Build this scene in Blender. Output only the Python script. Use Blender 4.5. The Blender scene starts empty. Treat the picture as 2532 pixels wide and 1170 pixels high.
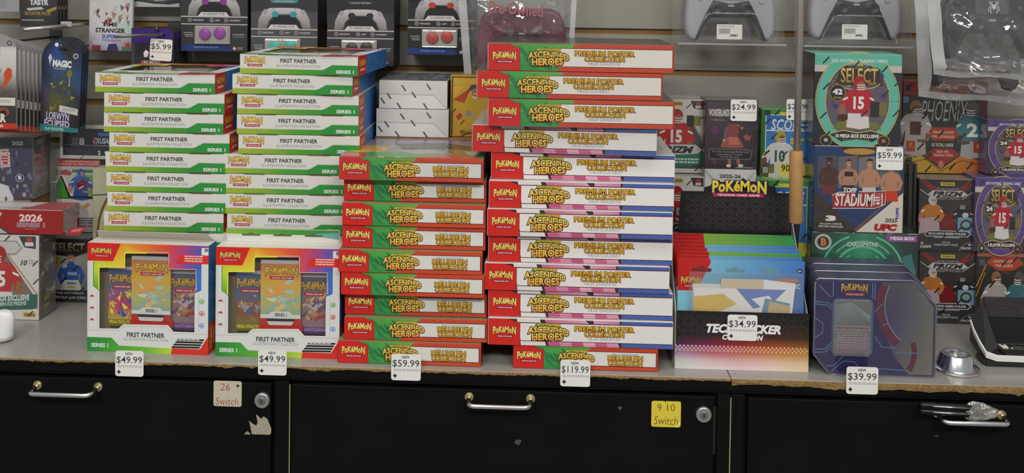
import bpy, bmesh, math, random
from mathutils import Vector, Matrix
random.seed(7)
scene = bpy.context.scene
COL = scene.collection
PI = math.pi
# ------------------------------------------------------------------ camera
W, H = 2532, 1170
T = 0.90                                  # height of the counter top
YAW, PITCH, ROLL, FPX, PX, PY = 0.03467735, 0.02365835, 0.01436581, 2300.0, 1266.0, 11.158
CAM = Vector((0.0, -1.42827, T + 0.60437))
_f = Vector((-math.sin(YAW), math.cos(YAW), 0)); _r = Vector((math.cos(YAW), math.sin(YAW), 0)); _u = Vector((0, 0, 1))
F3 = _f * math.cos(PITCH) - _u * math.sin(PITCH); U2 = _u * math.cos(PITCH) + _f * math.sin(PITCH)
R3 = _r * math.cos(ROLL) + U2 * math.sin(ROLL); U3 = U2 * math.cos(ROLL) - _r * math.sin(ROLL)
cam = bpy.data.cameras.new('camera'); cam_o = bpy.data.objects.new('camera', cam); COL.objects.link(cam_o)
cam.sensor_width = 36; cam.lens = FPX / W * 36
cam.shift_y = -(H / 2 - PY) / W; cam.shift_x = -(PX - W / 2) / W
cam.clip_start = 0.02
mw = Matrix((R3, U3, -F3)).transposed().to_4x4(); mw.translation = CAM
cam_o.matrix_world = mw
scene.camera = cam_o
# ------------------------------------------------------------------ light
wd = bpy.data.worlds.new('shop'); scene.world = wd; wd.use_nodes = True
wd.node_tree.nodes['Background'].inputs[0].default_value = (0.92, 0.96, 1.0, 1)
wd.node_tree.nodes['Background'].inputs[1].default_value = 0.42
def area(name, loc, size, sy, power, rot=(0, 0, 0), col=(1, 0.975, 0.93)):
    l = bpy.data.lights.new(name, 'AREA'); l.shape = 'RECTANGLE'; l.size = size; l.size_y = sy; l.energy = power; l.color = col
    o = bpy.data.objects.new(name, l); COL.objects.link(o); o.location = loc; o.rotation_euler = rot
    return o
area('ceiling_panel_light', (-0.9, -0.75, 2.95), 1.2, 0.6, 14)
area('ceiling_panel_light', (0.9, -0.75, 2.95), 1.2, 0.6, 13)
area('ceiling_panel_light', (-0.9, -2.7, 2.95), 1.2, 0.6, 82)
area('ceiling_panel_light', (0.9, -2.7, 2.95), 1.2, 0.6, 82)
vs = scene.view_settings
vs.view_transform = 'Standard'; vs.look = 'None'; vs.gamma = 1.0; vs.use_curve_mapping = False; vs.exposure = -0.52
scene.cycles.transparent_max_bounces = 24
scene.cycles.max_bounces = 8
scene.cycles.caustics_reflective = False; scene.cycles.caustics_refractive = False

def at(px, py, Y=None, Z=None):
    """the point of the place seen at a photograph pixel, on the upright plane y=Y or on the level plane z=T+Z"""
    d = F3 + R3 * ((px - PX) / FPX) - U3 * ((py - PY) / FPX)
    t = (Y - CAM.y) / d.y if Y is not None else (T + Z - CAM.z) / d.z
    return CAM + d * t
# ------------------------------------------------------------------ colours and materials
GAIN = 1.32
def lin(v):
    v /= 255.0
    return v / 12.92 if v <= 0.04045 else ((v + 0.055) / 1.055) ** 2.4
def C(h, k=1.0):
    if isinstance(h, tuple): return h
    r, g, b = (lin(int(h[i:i + 2], 16)) * GAIN * k for i in (0, 2, 4))
    return (min(r, .86), min(g, .86), min(b, .86), 1.0)
def mix(a, b, t):
    a, b = C(a), C(b)
    return tuple(a[i] * (1 - t) + b[i] * t for i in range(4))
MATS = {}
def mat(name, col=None, rough=0.5, metal=0.0, spec=0.5, noise=0.0, nscale=60, bump=0.0, attr=False, coat=0.0):
    if name in MATS: return MATS[name]
    m = bpy.data.materials.new(name); m.use_nodes = True; nt = m.node_tree; b = nt.nodes['Principled BSDF']
    b.inputs['Roughness'].default_value = rough; b.inputs['Metallic'].default_value = metal
    b.inputs['Specular IOR Level'].default_value = spec
    b.inputs['Coat Weight'].default_value = coat; b.inputs['Coat Roughness'].default_value = 0.12
    src = None
    if attr:
        a = nt.nodes.new('ShaderNodeAttribute'); a.attribute_name = 'Col'; src = a.outputs['Color']
    elif col is not None:
        b.inputs['Base Color'].default_value = C(col)
    if noise or bump:
        tc = nt.nodes.new('ShaderNodeTexCoord'); n = nt.nodes.new('ShaderNodeTexNoise'); n.inputs['Scale'].default_value = nscale; n.inputs['Detail'].default_value = 6
        nt.links.new(tc.outputs['Object'], n.inputs['Vector'])
        if noise:
            mx = nt.nodes.new('ShaderNodeMix'); mx.data_type = 'RGBA'; mx.blend_type = 'MULTIPLY'; mx.inputs[0].default_value = 1.0
            mr = nt.nodes.new('ShaderNodeMapRange'); mr.inputs['From Min'].default_value = 0.3; mr.inputs['From Max'].default_value = 0.7
            mr.inputs['To Min'].default_value = 1 - noise; mr.inputs['To Max'].default_value = 1.0
            nt.links.new(n.outputs['Fac'], mr.inputs['Value'])
            nt.links.new(mr.outputs[0], mx.inputs[7])
            if src: nt.links.new(src, mx.inputs[6])
            else: mx.inputs[6].default_value = C(col)
            src = mx.outputs[2]
        if bump:
            bp = nt.nodes.new('ShaderNodeBump'); bp.inputs['Strength'].default_value = bump; bp.inputs['Distance'].default_value = 0.002
            nt.links.new(n.outputs['Fac'], bp.inputs['Height']); nt.links.new(bp.outputs['Normal'], b.inputs['Normal'])
    if src: nt.links.new(src, b.inputs['Base Color'])
    MATS[name] = m
    return m
def clear(name, fac=0.10, rough=0.08, haze=0.0, hazecol='d8d8d4', bump=0.0, nscale=40, tint=(1, 1, 1, 1)):
    """thin clear plastic film: mostly see-through, a little gloss, an optional milky haze"""
    m = bpy.data.materials.new(name); m.use_nodes = True; nt = m.node_tree; nt.nodes.clear()
    out = nt.nodes.new('ShaderNodeOutputMaterial'); tr = nt.nodes.new('ShaderNodeBsdfTransparent'); gl = nt.nodes.new('ShaderNodeBsdfGlossy')
    tr.inputs[0].default_value = tint; gl.inputs['Roughness'].default_value = rough; gl.inputs['Color'].default_value = (1, 1, 1, 1)
    lw = nt.nodes.new('ShaderNodeLayerWeight'); lw.inputs[0].default_value = 0.25
    mr = nt.nodes.new('ShaderNodeMapRange'); mr.inputs['To Min'].default_value = fac; mr.inputs['To Max'].default_value = min(1, fac + 0.45)
    nt.links.new(lw.outputs['Facing'], mr.inputs['Value'])
    m1 = nt.nodes.new('ShaderNodeMixShader'); nt.links.new(mr.outputs[0], m1.inputs[0]); nt.links.new(tr.outputs[0], m1.inputs[1]); nt.links.new(gl.outputs[0], m1.inputs[2])
    last = m1.outputs[0]
    if haze:
        df = nt.nodes.new('ShaderNodeBsdfDiffuse'); df.inputs[0].default_value = C(hazecol)
        m2 = nt.nodes.new('ShaderNodeMixShader'); m2.inputs[0].default_value = haze
        nt.links.new(last, m2.inputs[1]); nt.links.new(df.outputs[0], m2.inputs[2]); last = m2.outputs[0]
    if bump:
        tc = nt.nodes.new('ShaderNodeTexCoord'); n = nt.nodes.new('ShaderNodeTexNoise'); n.inputs['Scale'].default_value = nscale; n.inputs['Detail'].default_value = 3; n.inputs['Distortion'].default_value = 0.8
        bp = nt.nodes.new('ShaderNodeBump'); bp.inputs['Strength'].default_value = bump; bp.inputs['Distance'].default_value = 0.01
        nt.links.new(tc.outputs['Object'], n.inputs['Vector']); nt.links.new(n.outputs['Fac'], bp.inputs['Height']); nt.links.new(bp.outputs['Normal'], gl.inputs['Normal'])
    nt.links.new(last, out.inputs[0]); MATS[name] = m
    return m
PRINT = mat('printed_card', attr=True, rough=0.42, spec=0.35)
MATTE = mat('matte_print', attr=True, rough=0.6, spec=0.25)
FOIL = mat('foil_print', attr=True, rough=0.3, spec=0.6, bump=0.25, nscale=30)
WRAP = clear('shrink_film', 0.035, 0.12, bump=0.25, nscale=25)
PANE = clear('window_film', 0.03, 0.06, bump=0.12, nscale=18)
BLISTER = clear('blister_plastic', 0.05, 0.08, haze=0.03, bump=0.1, nscale=20)
BAG = clear('bag_plastic', 0.10, 0.07, haze=0.05, hazecol='d8d8d6', bump=0.6, nscale=14)
BAGEDGE = clear('bag_hem', 0.08, 0.15, haze=0.6, hazecol='dededc', bump=0.3, nscale=30)
LAM = mat('grey_laminate', '8b8983', rough=0.22, spec=0.5, noise=0.06, nscale=90)
SLAT = mat('slatwall_laminate', '8a867c', rough=0.5, noise=0.05, nscale=25)
GROOVE = mat('slat_groove_board', '86683c', rough=0.8, noise=0.2, nscale=40)
CHIP = mat('chipboard_edge', '8e7142', rough=0.85, noise=0.5, nscale=220, bump=0.8)
BLACK = mat('black_laminate', '0d0d0e', rough=0.5, noise=0.25, nscale=12, spec=0.12)
BLACKGAP = mat('black_gap', '060606', rough=0.9)
CHROME = mat('brushed_chrome', 'd0d0d0', rough=0.22, metal=1.0)
BRASS = mat('brass_plate', 'c9b98a', rough=0.35, metal=1.0)
STEEL = mat('steel_lock', 'a9aaac', rough=0.38, metal=0.85)
WOOD = mat('dowel_wood', 'a77f4c', rough=0.6, noise=0.22, nscale=35, bump=0.2)
BLKPLA = mat('black_plastic', '1c1c1c', rough=0.35, spec=0.4)
WHTPLA = mat('white_plastic', 'd0d0ce', rough=0.38)
GRYPLA = mat('grey_plastic', '77757a', rough=0.4)
# ------------------------------------------------------------------ objects
def link(name, data, parent=None, loc=(0, 0, 0), rot=(0, 0, 0)):
    o = bpy.data.objects.new(name, data); COL.objects.link(o)
    if parent is not None: o.parent = parent
    o.location = loc; o.rotation_euler = rot
    return o
def tag(o, label, cat, group=None, kind=None):
    o['label'] = label
    if cat: o['category'] = cat
    if group: o['group'] = group
    if kind: o['kind'] = kind
    return o
def thing(name, label, cat, loc=(0, 0, 0), rz=0.0, group=None, rx=0.0):
    o = link(name, None, None, loc, (rx, 0, rz)); o.empty_display_size = 0.02
    return tag(o, label, cat, group)
def mesh_from(name, verts, faces, material, cols=None, smooth=False):
    m = bpy.data.meshes.new(name); m.from_pydata(verts, [], faces)
    if cols is not None:
        a = m.color_attributes.new('Col', 'FLOAT_COLOR', 'POINT')
        a.data.foreach_set('color', [x for c in cols for x in c])
    m.materials.append(material)
    if smooth: m.polygons.foreach_set('use_smooth', [True] * len(m.polygons))
    m.update()
    return m
def bm_mesh(name, bm, material, smooth=False):
    m = bpy.data.meshes.new(name); bm.to_mesh(m); bm.free(); m.materials.append(material)
    if smooth: m.polygons.foreach_set('use_smooth', [True] * len(m.polygons))
    return m
BOXC = {}
def boxmesh(w, d, h, material, cols=None, bev=0.0006, seg=1, name='carton'):
    """box with softened edges: x -w/2..w/2, y 0..d, z 0..h; cols gives a colour per side (f b l r t d)"""
    key = (round(w, 5), round(d, 5), round(h, 5), material.name, str(cols), bev)
    if key in BOXC: return BOXC[key]
    bm = bmesh.new(); bmesh.ops.create_cube(bm, size=1)
    for v in bm.verts: v.co = Vector((v.co.x * w, (v.co.y + .5) * d, (v.co.z + .5) * h))
    if bev: bmesh.ops.bevel(bm, geom=bm.edges[:] , offset=bev, segments=seg, affect='EDGES', profile=0.6)
    bm.normal_update()
    m = bpy.data.meshes.new(name); bm.to_mesh(m)
    if cols is not None:
        if not isinstance(cols, dict): cols = {k: cols for k in 'fblrtd'}
        base = cols.get('f')
        a = m.color_attributes.new('Col', 'FLOAT_COLOR', 'CORNER'); dat = []
        for p in m.polygons:
            n = p.normal; ax = max(range(3), key=lambda i: abs(n[i]))
            k = ('lr', 'fb', 'dt')[ax][1 if n[ax] > 0 else 0]
            c = C(cols.get(k, base))
            for _ in p.loop_indices: dat += c
        a.data.foreach_set('color', dat)
    bm.free(); m.materials.append(material); m.update()
    BOXC[key] = m
    return m
def tube_mesh(name, pts, r, material, n=10, caps=True):
    pts = [Vector(p) for p in pts]; verts, faces = [], []
    for i, p in enumerate(pts):
        t = (pts[min(i + 1, len(pts) - 1)] - pts[max(i - 1, 0)]).normalized()
        a = t.cross(Vector((0, 0, 1)) if abs(t.z) < .95 else Vector((1, 0, 0))).normalized(); b = t.cross(a)
        rr = r[i] if isinstance(r, (list, tuple)) else r
        for k in range(n): verts.append(p + (a * math.cos(2 * PI * k / n) + b * math.sin(2 * PI * k / n)) * rr)
    for i in range(len(pts) - 1):
        for k in range(n): faces.append((i * n + k, i * n + (k + 1) % n, (i + 1) * n + (k + 1) % n, (i + 1) * n + k))
    if caps: faces.append(tuple(range(n))[::-1]); faces.append(tuple((len(pts) - 1) * n + k for k in range(n)))
    return mesh_from(name, verts, faces, material, smooth=True)
def lathe_mesh(name, prof, material, n=32, smooth=True):
    verts, faces = [], []
    for r, z in prof:
        for k in range(n): verts.append((r * math.cos(2 * PI * k / n), r * math.sin(2 * PI * k / n), z))
    for i in range(len(prof) - 1):
        for k in range(n): faces.append((i * n + k, i * n + (k + 1) % n, (i + 1) * n + (k + 1) % n, (i + 1) * n + k))
    faces.append(tuple(range(n))[::-1]); faces.append(tuple((len(prof) - 1) * n + k for k in range(n)))
    m = mesh_from(name, verts, faces, material, smooth=smooth)
    if smooth: m.set_sharp_from_angle(angle=math.radians(32))
    return m
def prism_mesh(name, pts, d, material, col=None, bev=0.0):
    """outline (x,z) extruded backwards from y=0 to y=d"""
    bm = bmesh.new(); f = bm.faces.new([bm.verts.new((x, 0, z)) for x, z in pts])
    r = bmesh.ops.extrude_face_region(bm, geom=[f])
    for v in r['geom']:
        if isinstance(v, bmesh.types.BMVert): v.co.y += d
    bmesh.ops.recalc_face_normals(bm, faces=bm.faces[:])
    if bev: bmesh.ops.bevel(bm, geom=bm.edges[:], offset=bev, segments=2, affect='EDGES')
    bmesh.ops.triangulate(bm, faces=[x for x in bm.faces if len(x.verts) > 4])
    m = bpy.data.meshes.new(name); bm.to_mesh(m); bm.free(); m.materials.append(material)
    if col is not None:
        a = m.color_attributes.new('Col', 'FLOAT_COLOR', 'POINT'); a.data.foreach_set('color', list(C(col)) * len(m.vertices))
    return m
def rrect(w, h, r, n=4, x0=None, z0=0.0):
    x0 = -w / 2 if x0 is None else x0; out = []
    for cx, cz, a0 in ((x0 + w - r, z0 + r, -PI / 2), (x0 + w - r, z0 + h - r, 0), (x0 + r, z0 + h - r, PI / 2), (x0 + r, z0 + r, PI)):
        for i in range(n + 1):
            a = a0 + PI / 2 * i / n; out.append((cx + r * math.cos(a), cz + r * math.sin(a)))
    return out
# ------------------------------------------------------------------ flat print: shapes and lettering laid out like ink on a panel
TXT = {}
def glyphs(s, off, shear):
    k = (s, off, shear)
    if k not in TXT:
        c = bpy.data.curves.new('lettering', 'FONT'); c.body = s; c.resolution_u = 2; c.fill_mode = 'FRONT'; c.offset = off; c.shear = shear
        o = bpy.data.objects.new('lettering', c); m = bpy.data.meshes.new_from_object(o)
        TXT[k] = ([(v.co.x, v.co.y) for v in m.vertices], [tuple(p.vertices) for p in m.polygons])
        bpy.data.objects.remove(o); bpy.data.meshes.remove(m); bpy.data.curves.remove(c)
    return TXT[k]
class Art:
    def __init__(s, w, h): s.w, s.h, s.items = w, h, []; s.v, s.f, s.c, s.L = [], [], [], []
    def add(s, pts, faces, cols):
        xs = [p[0] for p in pts]; ys = [p[1] for p in pts]; bb = (min(xs), min(ys), max(xs), max(ys)); l = 0
        for (a, b, c, d), q in s.items:
            if q >= l and bb[0] < c and bb[2] > a and bb[1] < d and bb[3] > b: l = q + 1
        s.items.append((bb, l)); n = len(s.v)
        s.v += pts; s.L += [l] * len(pts); s.f += [tuple(i + n for i in f) for f in faces]; s.c += cols
        return s
    def poly(s, pts, col):
        cols = [C(c) for c in col] if isinstance(col, list) else [C(col)] * len(pts)
        return s.add([tuple(p) for p in pts], [tuple(range(len(pts)))], cols)
    def rect(s, x0, y0, x1, y1, col): return s.poly([(x0, y0), (x1, y0), (x1, y1), (x0, y1)], col)
    def grad(s, x0, y0, x1, y1, cols, vert=False):
        n = len(cols); P, Fc, K = [], [], []
        for i, c in enumerate(cols):
            t = i / (n - 1)
            P += [(x0, y0 + (y1 - y0) * t), (x1, y0 + (y1 - y0) * t)] if vert else [(x0 + (x1 - x0) * t, y0), (x0 + (x1 - x0) * t, y1)]
            K += [C(c)] * 2
            if i: Fc.append((2 * i - 2, 2 * i - 1, 2 * i + 1, 2 * i))
        return s.add(P, Fc, K)
    def circ(s, cx, cy, r, col, ry=None, n=18):
        ry = r if ry is None else ry
        return s.poly([(cx + r * math.cos(2 * PI * i / n), cy + ry * math.sin(2 * PI * i / n)) for i in range(n)], col)
    def arc(s, cx, cy, r, a0, a1, w, col, ry=None, n=14):
        ry = r if ry is None else ry
        return s.line([(cx + r * math.cos(math.radians(a0 + (a1 - a0) * i / n)), cy + ry * math.sin(math.radians(a0 + (a1 - a0) * i / n))) for i in range(n + 1)], w, col)
    def line(s, pts, w, col):
        L, R = [], []
        for i, p in enumerate(pts):
            a = pts[max(i - 1, 0)]; b = pts[min(i + 1, len(pts) - 1)]; dx, dy = b[0] - a[0], b[1] - a[1]; q = math.hypot(dx, dy) or 1
            nx, ny = -dy / q * w / 2, dx / q * w / 2
            L.append((p[0] + nx, p[1] + ny)); R.append((p[0] - nx, p[1] - ny))
        n = len(pts); return s.add(L + R, [(i, i + 1, n + i + 1, n + i) for i in range(n - 1)], [C(col)] * (2 * n))
    def text(s, t, x0, y0, x1, y1, col, off=0.0, shear=0.0, out=None, outw=0.05, warp=None, rot=0, skew=0.0):
        """lettering fitted into a rectangle; col may be a (top,bottom) list; out = outline colour"""
        v, f = glyphs(t, off, shear)
        if not v: return s
        a, b = min(p[0] for p in v), max(p[0] for p in v); c, d = min(p[1] for p in v), max(p[1] for p in v)
        def place(vv, cc):
            P, K = [], []
            for x, y in vv:
                u = (x - a) / (b - a); q = (d - y) / (d - c)
                X = x0 + u * (x1 - x0); Y = y0 + q * (y1 - y0)
                if warp: X, Y = warp(u, q, X, Y)
                Y += skew * (X - x0)
                if rot:
                    mx, my = (x0 + x1) / 2, (y0 + y1) / 2; r_ = math.radians(rot); X, Y = mx + (X - mx) * math.cos(r_) - (Y - my) * math.sin(r_), my + (X - mx) * math.sin(r_) + (Y - my) * math.cos(r_)
                P.append((X, Y)); K.append(mix(cc[0], cc[1], min(1, max(0, q))) if isinstance(cc, list) else C(cc))
            return P, K
        if out:
            ov, of = glyphs(t, off + outw, shear); P, K = place(ov, out); s.add(P, of, K)
        P, K = place(v, col); return s.add(P, f, K)
    def scrib(s, x0, y0, x1, y1, n, col, seed=1, gap=0.45):
        """lines of copy too small to read"""
        rnd = random.Random(seed); h = (y1 - y0) / n
        for i in range(n):
            x = x0
            while x < x1:
                w = (x1 - x0) * rnd.uniform(.08, .2); s.rect(x, y0 + i * h, min(x + w, x1), y0 + i * h + h * gap, col); x += w + (x1 - x0) * .03
        return s
    def mesh(s, name, Wm, Hm, material=None, step=0.00005, face='front'):
        kx, ky = Wm / s.w, Hm / s.h; V = []
        for (x, y), l in zip(s.v, s.L):
            u, q, n = x * kx, Hm - y * ky, 0.00015 + l * step
            V.append((u - Wm / 2, -n, q))
        return mesh_from(name, V, s.f, material or PRINT, s.c)
    def put(s, name, parent, Wm, Hm, loc=(0, 0, 0), rot=(0, 0, 0), material=None, step=0.00005):
        return link(name, s.mesh(name, Wm, Hm, material, step), parent, loc, rot)
RIGHT = (0, 0, PI / 2)      # a print turned onto the right side of a box
TOP = (-PI / 2, 0, 0)       # a print laid on the top of a box
def arch(k):
    return lambda u, q, X, Y: (X, Y)
def logo(A, x0, y0, x1, y1, bar=True, fill=('e9bd4a', 'd79a2e'), edge='2c2f52', barc='a01c2e'):
    """the arched yellow word mark with the red bar under it"""
    w, h = x1 - x0, y1 - y0; hh = h * (0.66 if bar else 1.0)
    def wp(u, q, X, Y):
        k = (2 * u - 1)
        return X, Y + h * (0.03 * k * k * (1 - q) + (0.20 * k * k - .10) * q) - h * .02
    A.text('PoKéMoN', x0, y0, x1, y0 + hh, list(fill), 0.035, out=edge, outw=0.05, warp=wp)
    if bar:
        A.poly([(x0 + w * .12, y0 + h * .74), (x1 - w * .10, y0 + h * .74), (x1 - w * .13, y1), (x0 + w * .15, y1)], barc)
        A.text('TRADING CARD GAME', x0 + w * .19, y0 + h * .82, x1 - w * .17, y0 + h * .93, 'e8dcdc', 0.02)
def player(A, cx, y0, s, jersey, helmet, pants, num, skin='8a5a40', f=1, trim='d8d4cc', ball=True, mask='d8d8d8', numc='d8d4cc'):
    """a printed sports player in helmet, numbered jersey and pants"""
    q = lambda pts, c: A.poly([(cx + f * x * s, y0 + y * s) for x, y in pts], c)
    q([(-1.6, 5.2), (1.55, 5.2), (1.75, 7.6), (.3, 7.9), (-1.9, 7.6)], pants)
    q([(-2.0, 2.5), (-3.0, 4.2), (-2.9, 5.6), (-2.1, 5.9), (-1.9, 4.9), (-1.3, 3.4)], jersey)
    q([(-3.0, 4.3), (-2.2, 4.1), (-2.0, 5.6), (-2.6, 6.2), (-3.1, 5.6)], skin)
    if ball: A.circ(cx - f * 2.5 * s, y0 + 6.2 * s, .85 * s, '4a2c20', .55 * s, 12)
    q([(2.0, 2.5), (2.8, 4.3), (2.0, 5.7), (.6, 5.6), (.5, 5.0), (1.6, 4.7), (1.4, 3.4)], jersey)
    q([(1.9, 4.6), (2.5, 4.9), (1.5, 6.0), (.3, 5.8), (.4, 5.2)], skin)
    q([(-2.1, 2.6), (-1.5, 2.05), (-.5, 1.8), (.5, 1.8), (1.5, 2.05), (2.1, 2.6), (1.6, 3.8), (1.6, 5.5), (-1.6, 5.5), (-1.6, 3.8)], jersey)
    q([(-2.5, 3.35), (-1.75, 3.05), (-1.68, 3.3), (-2.5, 3.65)], trim); q([(2.4, 3.35), (1.75, 3.05), (1.68, 3.3), (2.4, 3.65)], trim)
    A.circ(cx, y0 + .95 * s, .95 * s, helmet, 1.0 * s, 16)
    A.circ(cx + f * .3 * s, y0 + 1.3 * s, .52 * s, skin, .6 * s, 12)
    for yy in (1.25, 1.6, 1.9): A.line([(cx - f * .35 * s, y0 + yy * s), (cx + f * .35 * s, y0 + (yy + .08) * s), (cx + f * .95 * s, y0 + (yy - .05) * s)], .13 * s, mask)
    if num: A.text(num, cx - .85 * s, y0 + 3.0 * s, cx + .85 * s, y0 + 4.9 * s, numc, 0.04)
def bust(A, cx, y0, s, suit, skin, hair, f=1, legs=None, bare=False):
    """a printed person, bare-headed, arms at the sides"""
    q = lambda pts, c: A.poly([(cx + f * x * s, y0 + y * s) for x, y in pts], c)
    if legs: q([(-1.3, 5.6), (1.3, 5.6), (1.5, 8.2), (-1.5, 8.2)], legs)
    body = skin if bare else suit
    q([(-1.6, 2.5), (-2.4, 4.2), (-1.9, 6.0), (-1.3, 5.8), (-1.6, 4.3), (-1.1, 3.4)], body); q([(1.6, 2.5), (2.4, 4.2), (1.9, 6.0), (1.3, 5.8), (1.6, 4.3), (1.1, 3.4)], body)
    q([(-.4, 1.7), (.4, 1.7), (.5, 2.2), (1.7, 2.6), (1.3, 4.2), (1.35, 6.0), (-1.35, 6.0), (-1.3, 4.2), (-1.7, 2.6), (-.5, 2.2)], body)
    A.circ(cx, y0 + 1.0 * s, .62 * s, skin, .85 * s, 14)
    q([(-.66, .95), (-.6, .3), (0, .05), (.6, .3), (.66, .95), (.45, .55), (-.45, .55)], hair)
    A.line([(cx - .25 * s, y0 + 1.4 * s), (cx + .25 * s, y0 + 1.4 * s)], .12 * s, 'e0d8d0')
def seals(A, pts, s, col='1c1a1c'):
    for x, y in pts: A.poly([(x - s, y + s * .75), (x + s * .75, y - s), (x + s * 1.05, y - s * .7), (x - s * .65, y + s)], col)
def price(A, x0, y0, x1, y1, amount, body='d4d2cc'):
    """the shop's white price sticker: NEW, the amount, small print, black four-pointed mark"""
    w, h = x1 - x0, y1 - y0; A.poly([(x0 + x * w, y1 - z * h) for x, z in [(a + .5, b) for a, b in rrect(1, 1, .09, 3)]], body)
    A.text('NEW', x0 + w * .36, y0 + h * .06, x0 + w * .62, y0 + h * .17, '2e3440', 0.02)
    A.text(amount, x0 + w * .04, y0 + h * .22, x0 + w * .95, y0 + h * .52, '30343c', 0.005)
    A.scrib(x0 + w * .08, y0 + h * .57, x0 + w * .96, y0 + h * .66, 2, '8f8f8f', 3, .5)
    cx, cy, r = x0 + w * .13, y0 + h * .83, w * .085
    A.poly([(cx + r * (1 if i % 2 == 0 else .45) * math.cos(PI / 4 * i), cy + r * 1.05 * (1 if i % 2 == 0 else .45) * math.sin(PI / 4 * i)) for i in range(8)], '1a1c22')
# ------------------------------------------------------------------ the setting
WY = 0.355
fl = link('floor', boxmesh(6, 5, 0.02, mat('floor_tile', '6a655c', rough=0.5, noise=0.2, nscale=8), bev=0), None, (0, -4.5, -0.021)); tag(fl, 'dull brown-grey shop floor in front of the cabinets', None, kind='structure')
wb = link('wall_back', boxmesh(2.6, 0.02, 2.9, GROOVE, bev=0, name='backing'), None, (0, WY + 0.007, 0)); tag(wb, 'grey slatwall with brown grooves behind the counter', None, kind='structure')
PITCHW, ZG, GH = 0.07728, 0.3647, 0.0112
def slat_mesh(L=2.5, hh=PITCHW - GH):
    prof = [(0.0075, 0), (0.0075, hh), (0.0, hh), (0.0, 0.0)]
    bm = bmesh.new(); rings = []
    for x in (-L / 2, L / 2): rings.append([bm.verts.new((x, y, z)) for y, z in prof])
    for i in range(4): bm.faces.new((rings[0][i], rings[0][(i + 1) % 4], rings[1][(i + 1) % 4], rings[1][i]))
    bm.faces.new(rings[0][::-1]); bm.faces.new(rings[1]); bmesh.ops.recalc_face_normals(bm, faces=bm.faces[:])
    bmesh.ops.bevel(bm, geom=bm.edges[:], offset=0.0008, segments=2, affect='EDGES')
    return bm_mesh('slat_board', bm, SLAT)
sm = slat_mesh()
for k in range(-5, 6):
    link('slat_board', sm, wb, (0, -0.007, T + ZG + PITCHW * k))
# countertop: two slabs that meet at a seam, chipboard showing along the broken front edge
XS = at(1808, 936, 0).x
def ctop(x0, x1, label, hs, seed):
    t = thing('countertop', label, 'countertop', ((x0 + x1) / 2, 0, T - 0.019))
    w = x1 - x0
    link('slab', boxmesh(w, 0.339, 0.019, LAM, bev=0.0007), t, (0, 0, 0))
    link('edge_band', boxmesh(w, 0.001, 0.018, BLACK, bev=0), t, (0, -0.0013, 0))
    rnd = random.Random(seed); n = int(w / 0.004); V, Fc = [], []; hcur = hs
    for i in range(n + 1):
        x = -w / 2 + w * i / n
        hcur += rnd.uniform(-.0009, .0009) + (hs - hcur) * .12; hb = max(.0025, min(.014, hcur + (rnd.random() < .06) * rnd.uniform(-.002, .003)))
        for y, z in ((-0.0004, 0.0187), (-0.0026, 0.0184), (-0.0030 + rnd.uniform(-.0003, .0003), 0.0187 - hb * .5), (-0.0024 + rnd.uniform(-.0004, .0003), 0.0187 - hb), (-0.0010, 0.0187 - hb)): V.append((x, y, z))
        if i:
            for j in range(4): a = (i - 1) * 5 + j; Fc.append((a, a + 1, a + 6, a + 5))
    link('chipped_edge', mesh_from('chipped_edge', V, Fc, CHIP), t)
    return t
ctop(-1.25, XS - 0.0006, 'long grey laminate countertop with a thin worn front edge', 0.0038, 3)
ctop(XS + 0.0006, 1.15, 'grey laminate countertop beside it with broad bare chipboard edge', 0.0095, 11)
# base cabinets
def X0(px, py=1050): return at(px, py, 0).x
ZD = at(300, 931, 0).z                    # top of the doors
ZD2 = ZD
def cabinet(label, xl, xr, dl, dr, strips):
    """xl..xr the carcass, dl..dr the door"""
    c = thing('base_cabinet', label, 'cabinet', ((xl + xr) / 2, 0, 0)); cx = (xl + xr) / 2
    link('carcass', boxmesh(xr - xl - .0006, 0.325, T - 0.0205, BLACKGAP, bev=0), c, (0, 0.012, 0))
    link('top_rail', boxmesh(xr - xl - .0006, 0.012, T - 0.0203 - ZD - .0015, BLACK, bev=0.0004), c, (0, 0, ZD + .0015))
    for a, b in ((xl, dl), (dr, xr)):
        if b - a > .004: link('stile', boxmesh(b - a - .0046, 0.012, ZD - .06, BLACK, bev=0.0004), c, ((a + b) / 2 - cx + (0.002 if a == dr else -.002), 0, 0.06))
    link('toe_kick', boxmesh(xr - xl - .0006, 0.004, 0.058, BLACK, bev=0), c, (0, 0.007, 0.001))
    d = link('door', boxmesh(dr - dl - .004, 0.018, ZD - .0035 - .065, BLACK, bev=0.0007), c, ((dl + dr) / 2 - cx, -0.004, 0.065))
    for px_ in strips: link('edge_strip', boxmesh(0.0016, 0.002, ZD - .07, mat('raw_edge', '8a7f5e', rough=0.7), bev=0), c, (px_ - cx, -0.0012, 0.065))
    return c, d, cx
XB = X0(716.5)
c1, d1, k1 = cabinet('black cabinet under the two standing boxes, grey handwritten sticker by its lock', -1.22, XB - .0012, -1.2, X0(674), [])
c2, d2, k2 = cabinet('black cabinet in the middle, yellow handwritten sticker by its lock', XB - .0006, XS - .0008, X0(719), X0(1766), [XB])
c3, d3, k3 = cabinet('black cabinet at the right end, tube taped to its handle', XS + .0002, 1.12, X0(1845), 1.10, [XS])
link('gap_lining', boxmesh(0.004, 0.001, 0.075, mat('raw_gap', '4a3c2c', rough=0.8), bev=0), c2, (X0(1770) - k2, 0.0105, T - 0.1245))
def on_door(d, p): return Vector((p.x, p.y, p.z)) - Vector((d.parent.location.x + d.location.x, d.location.y, d.location.z))
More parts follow.
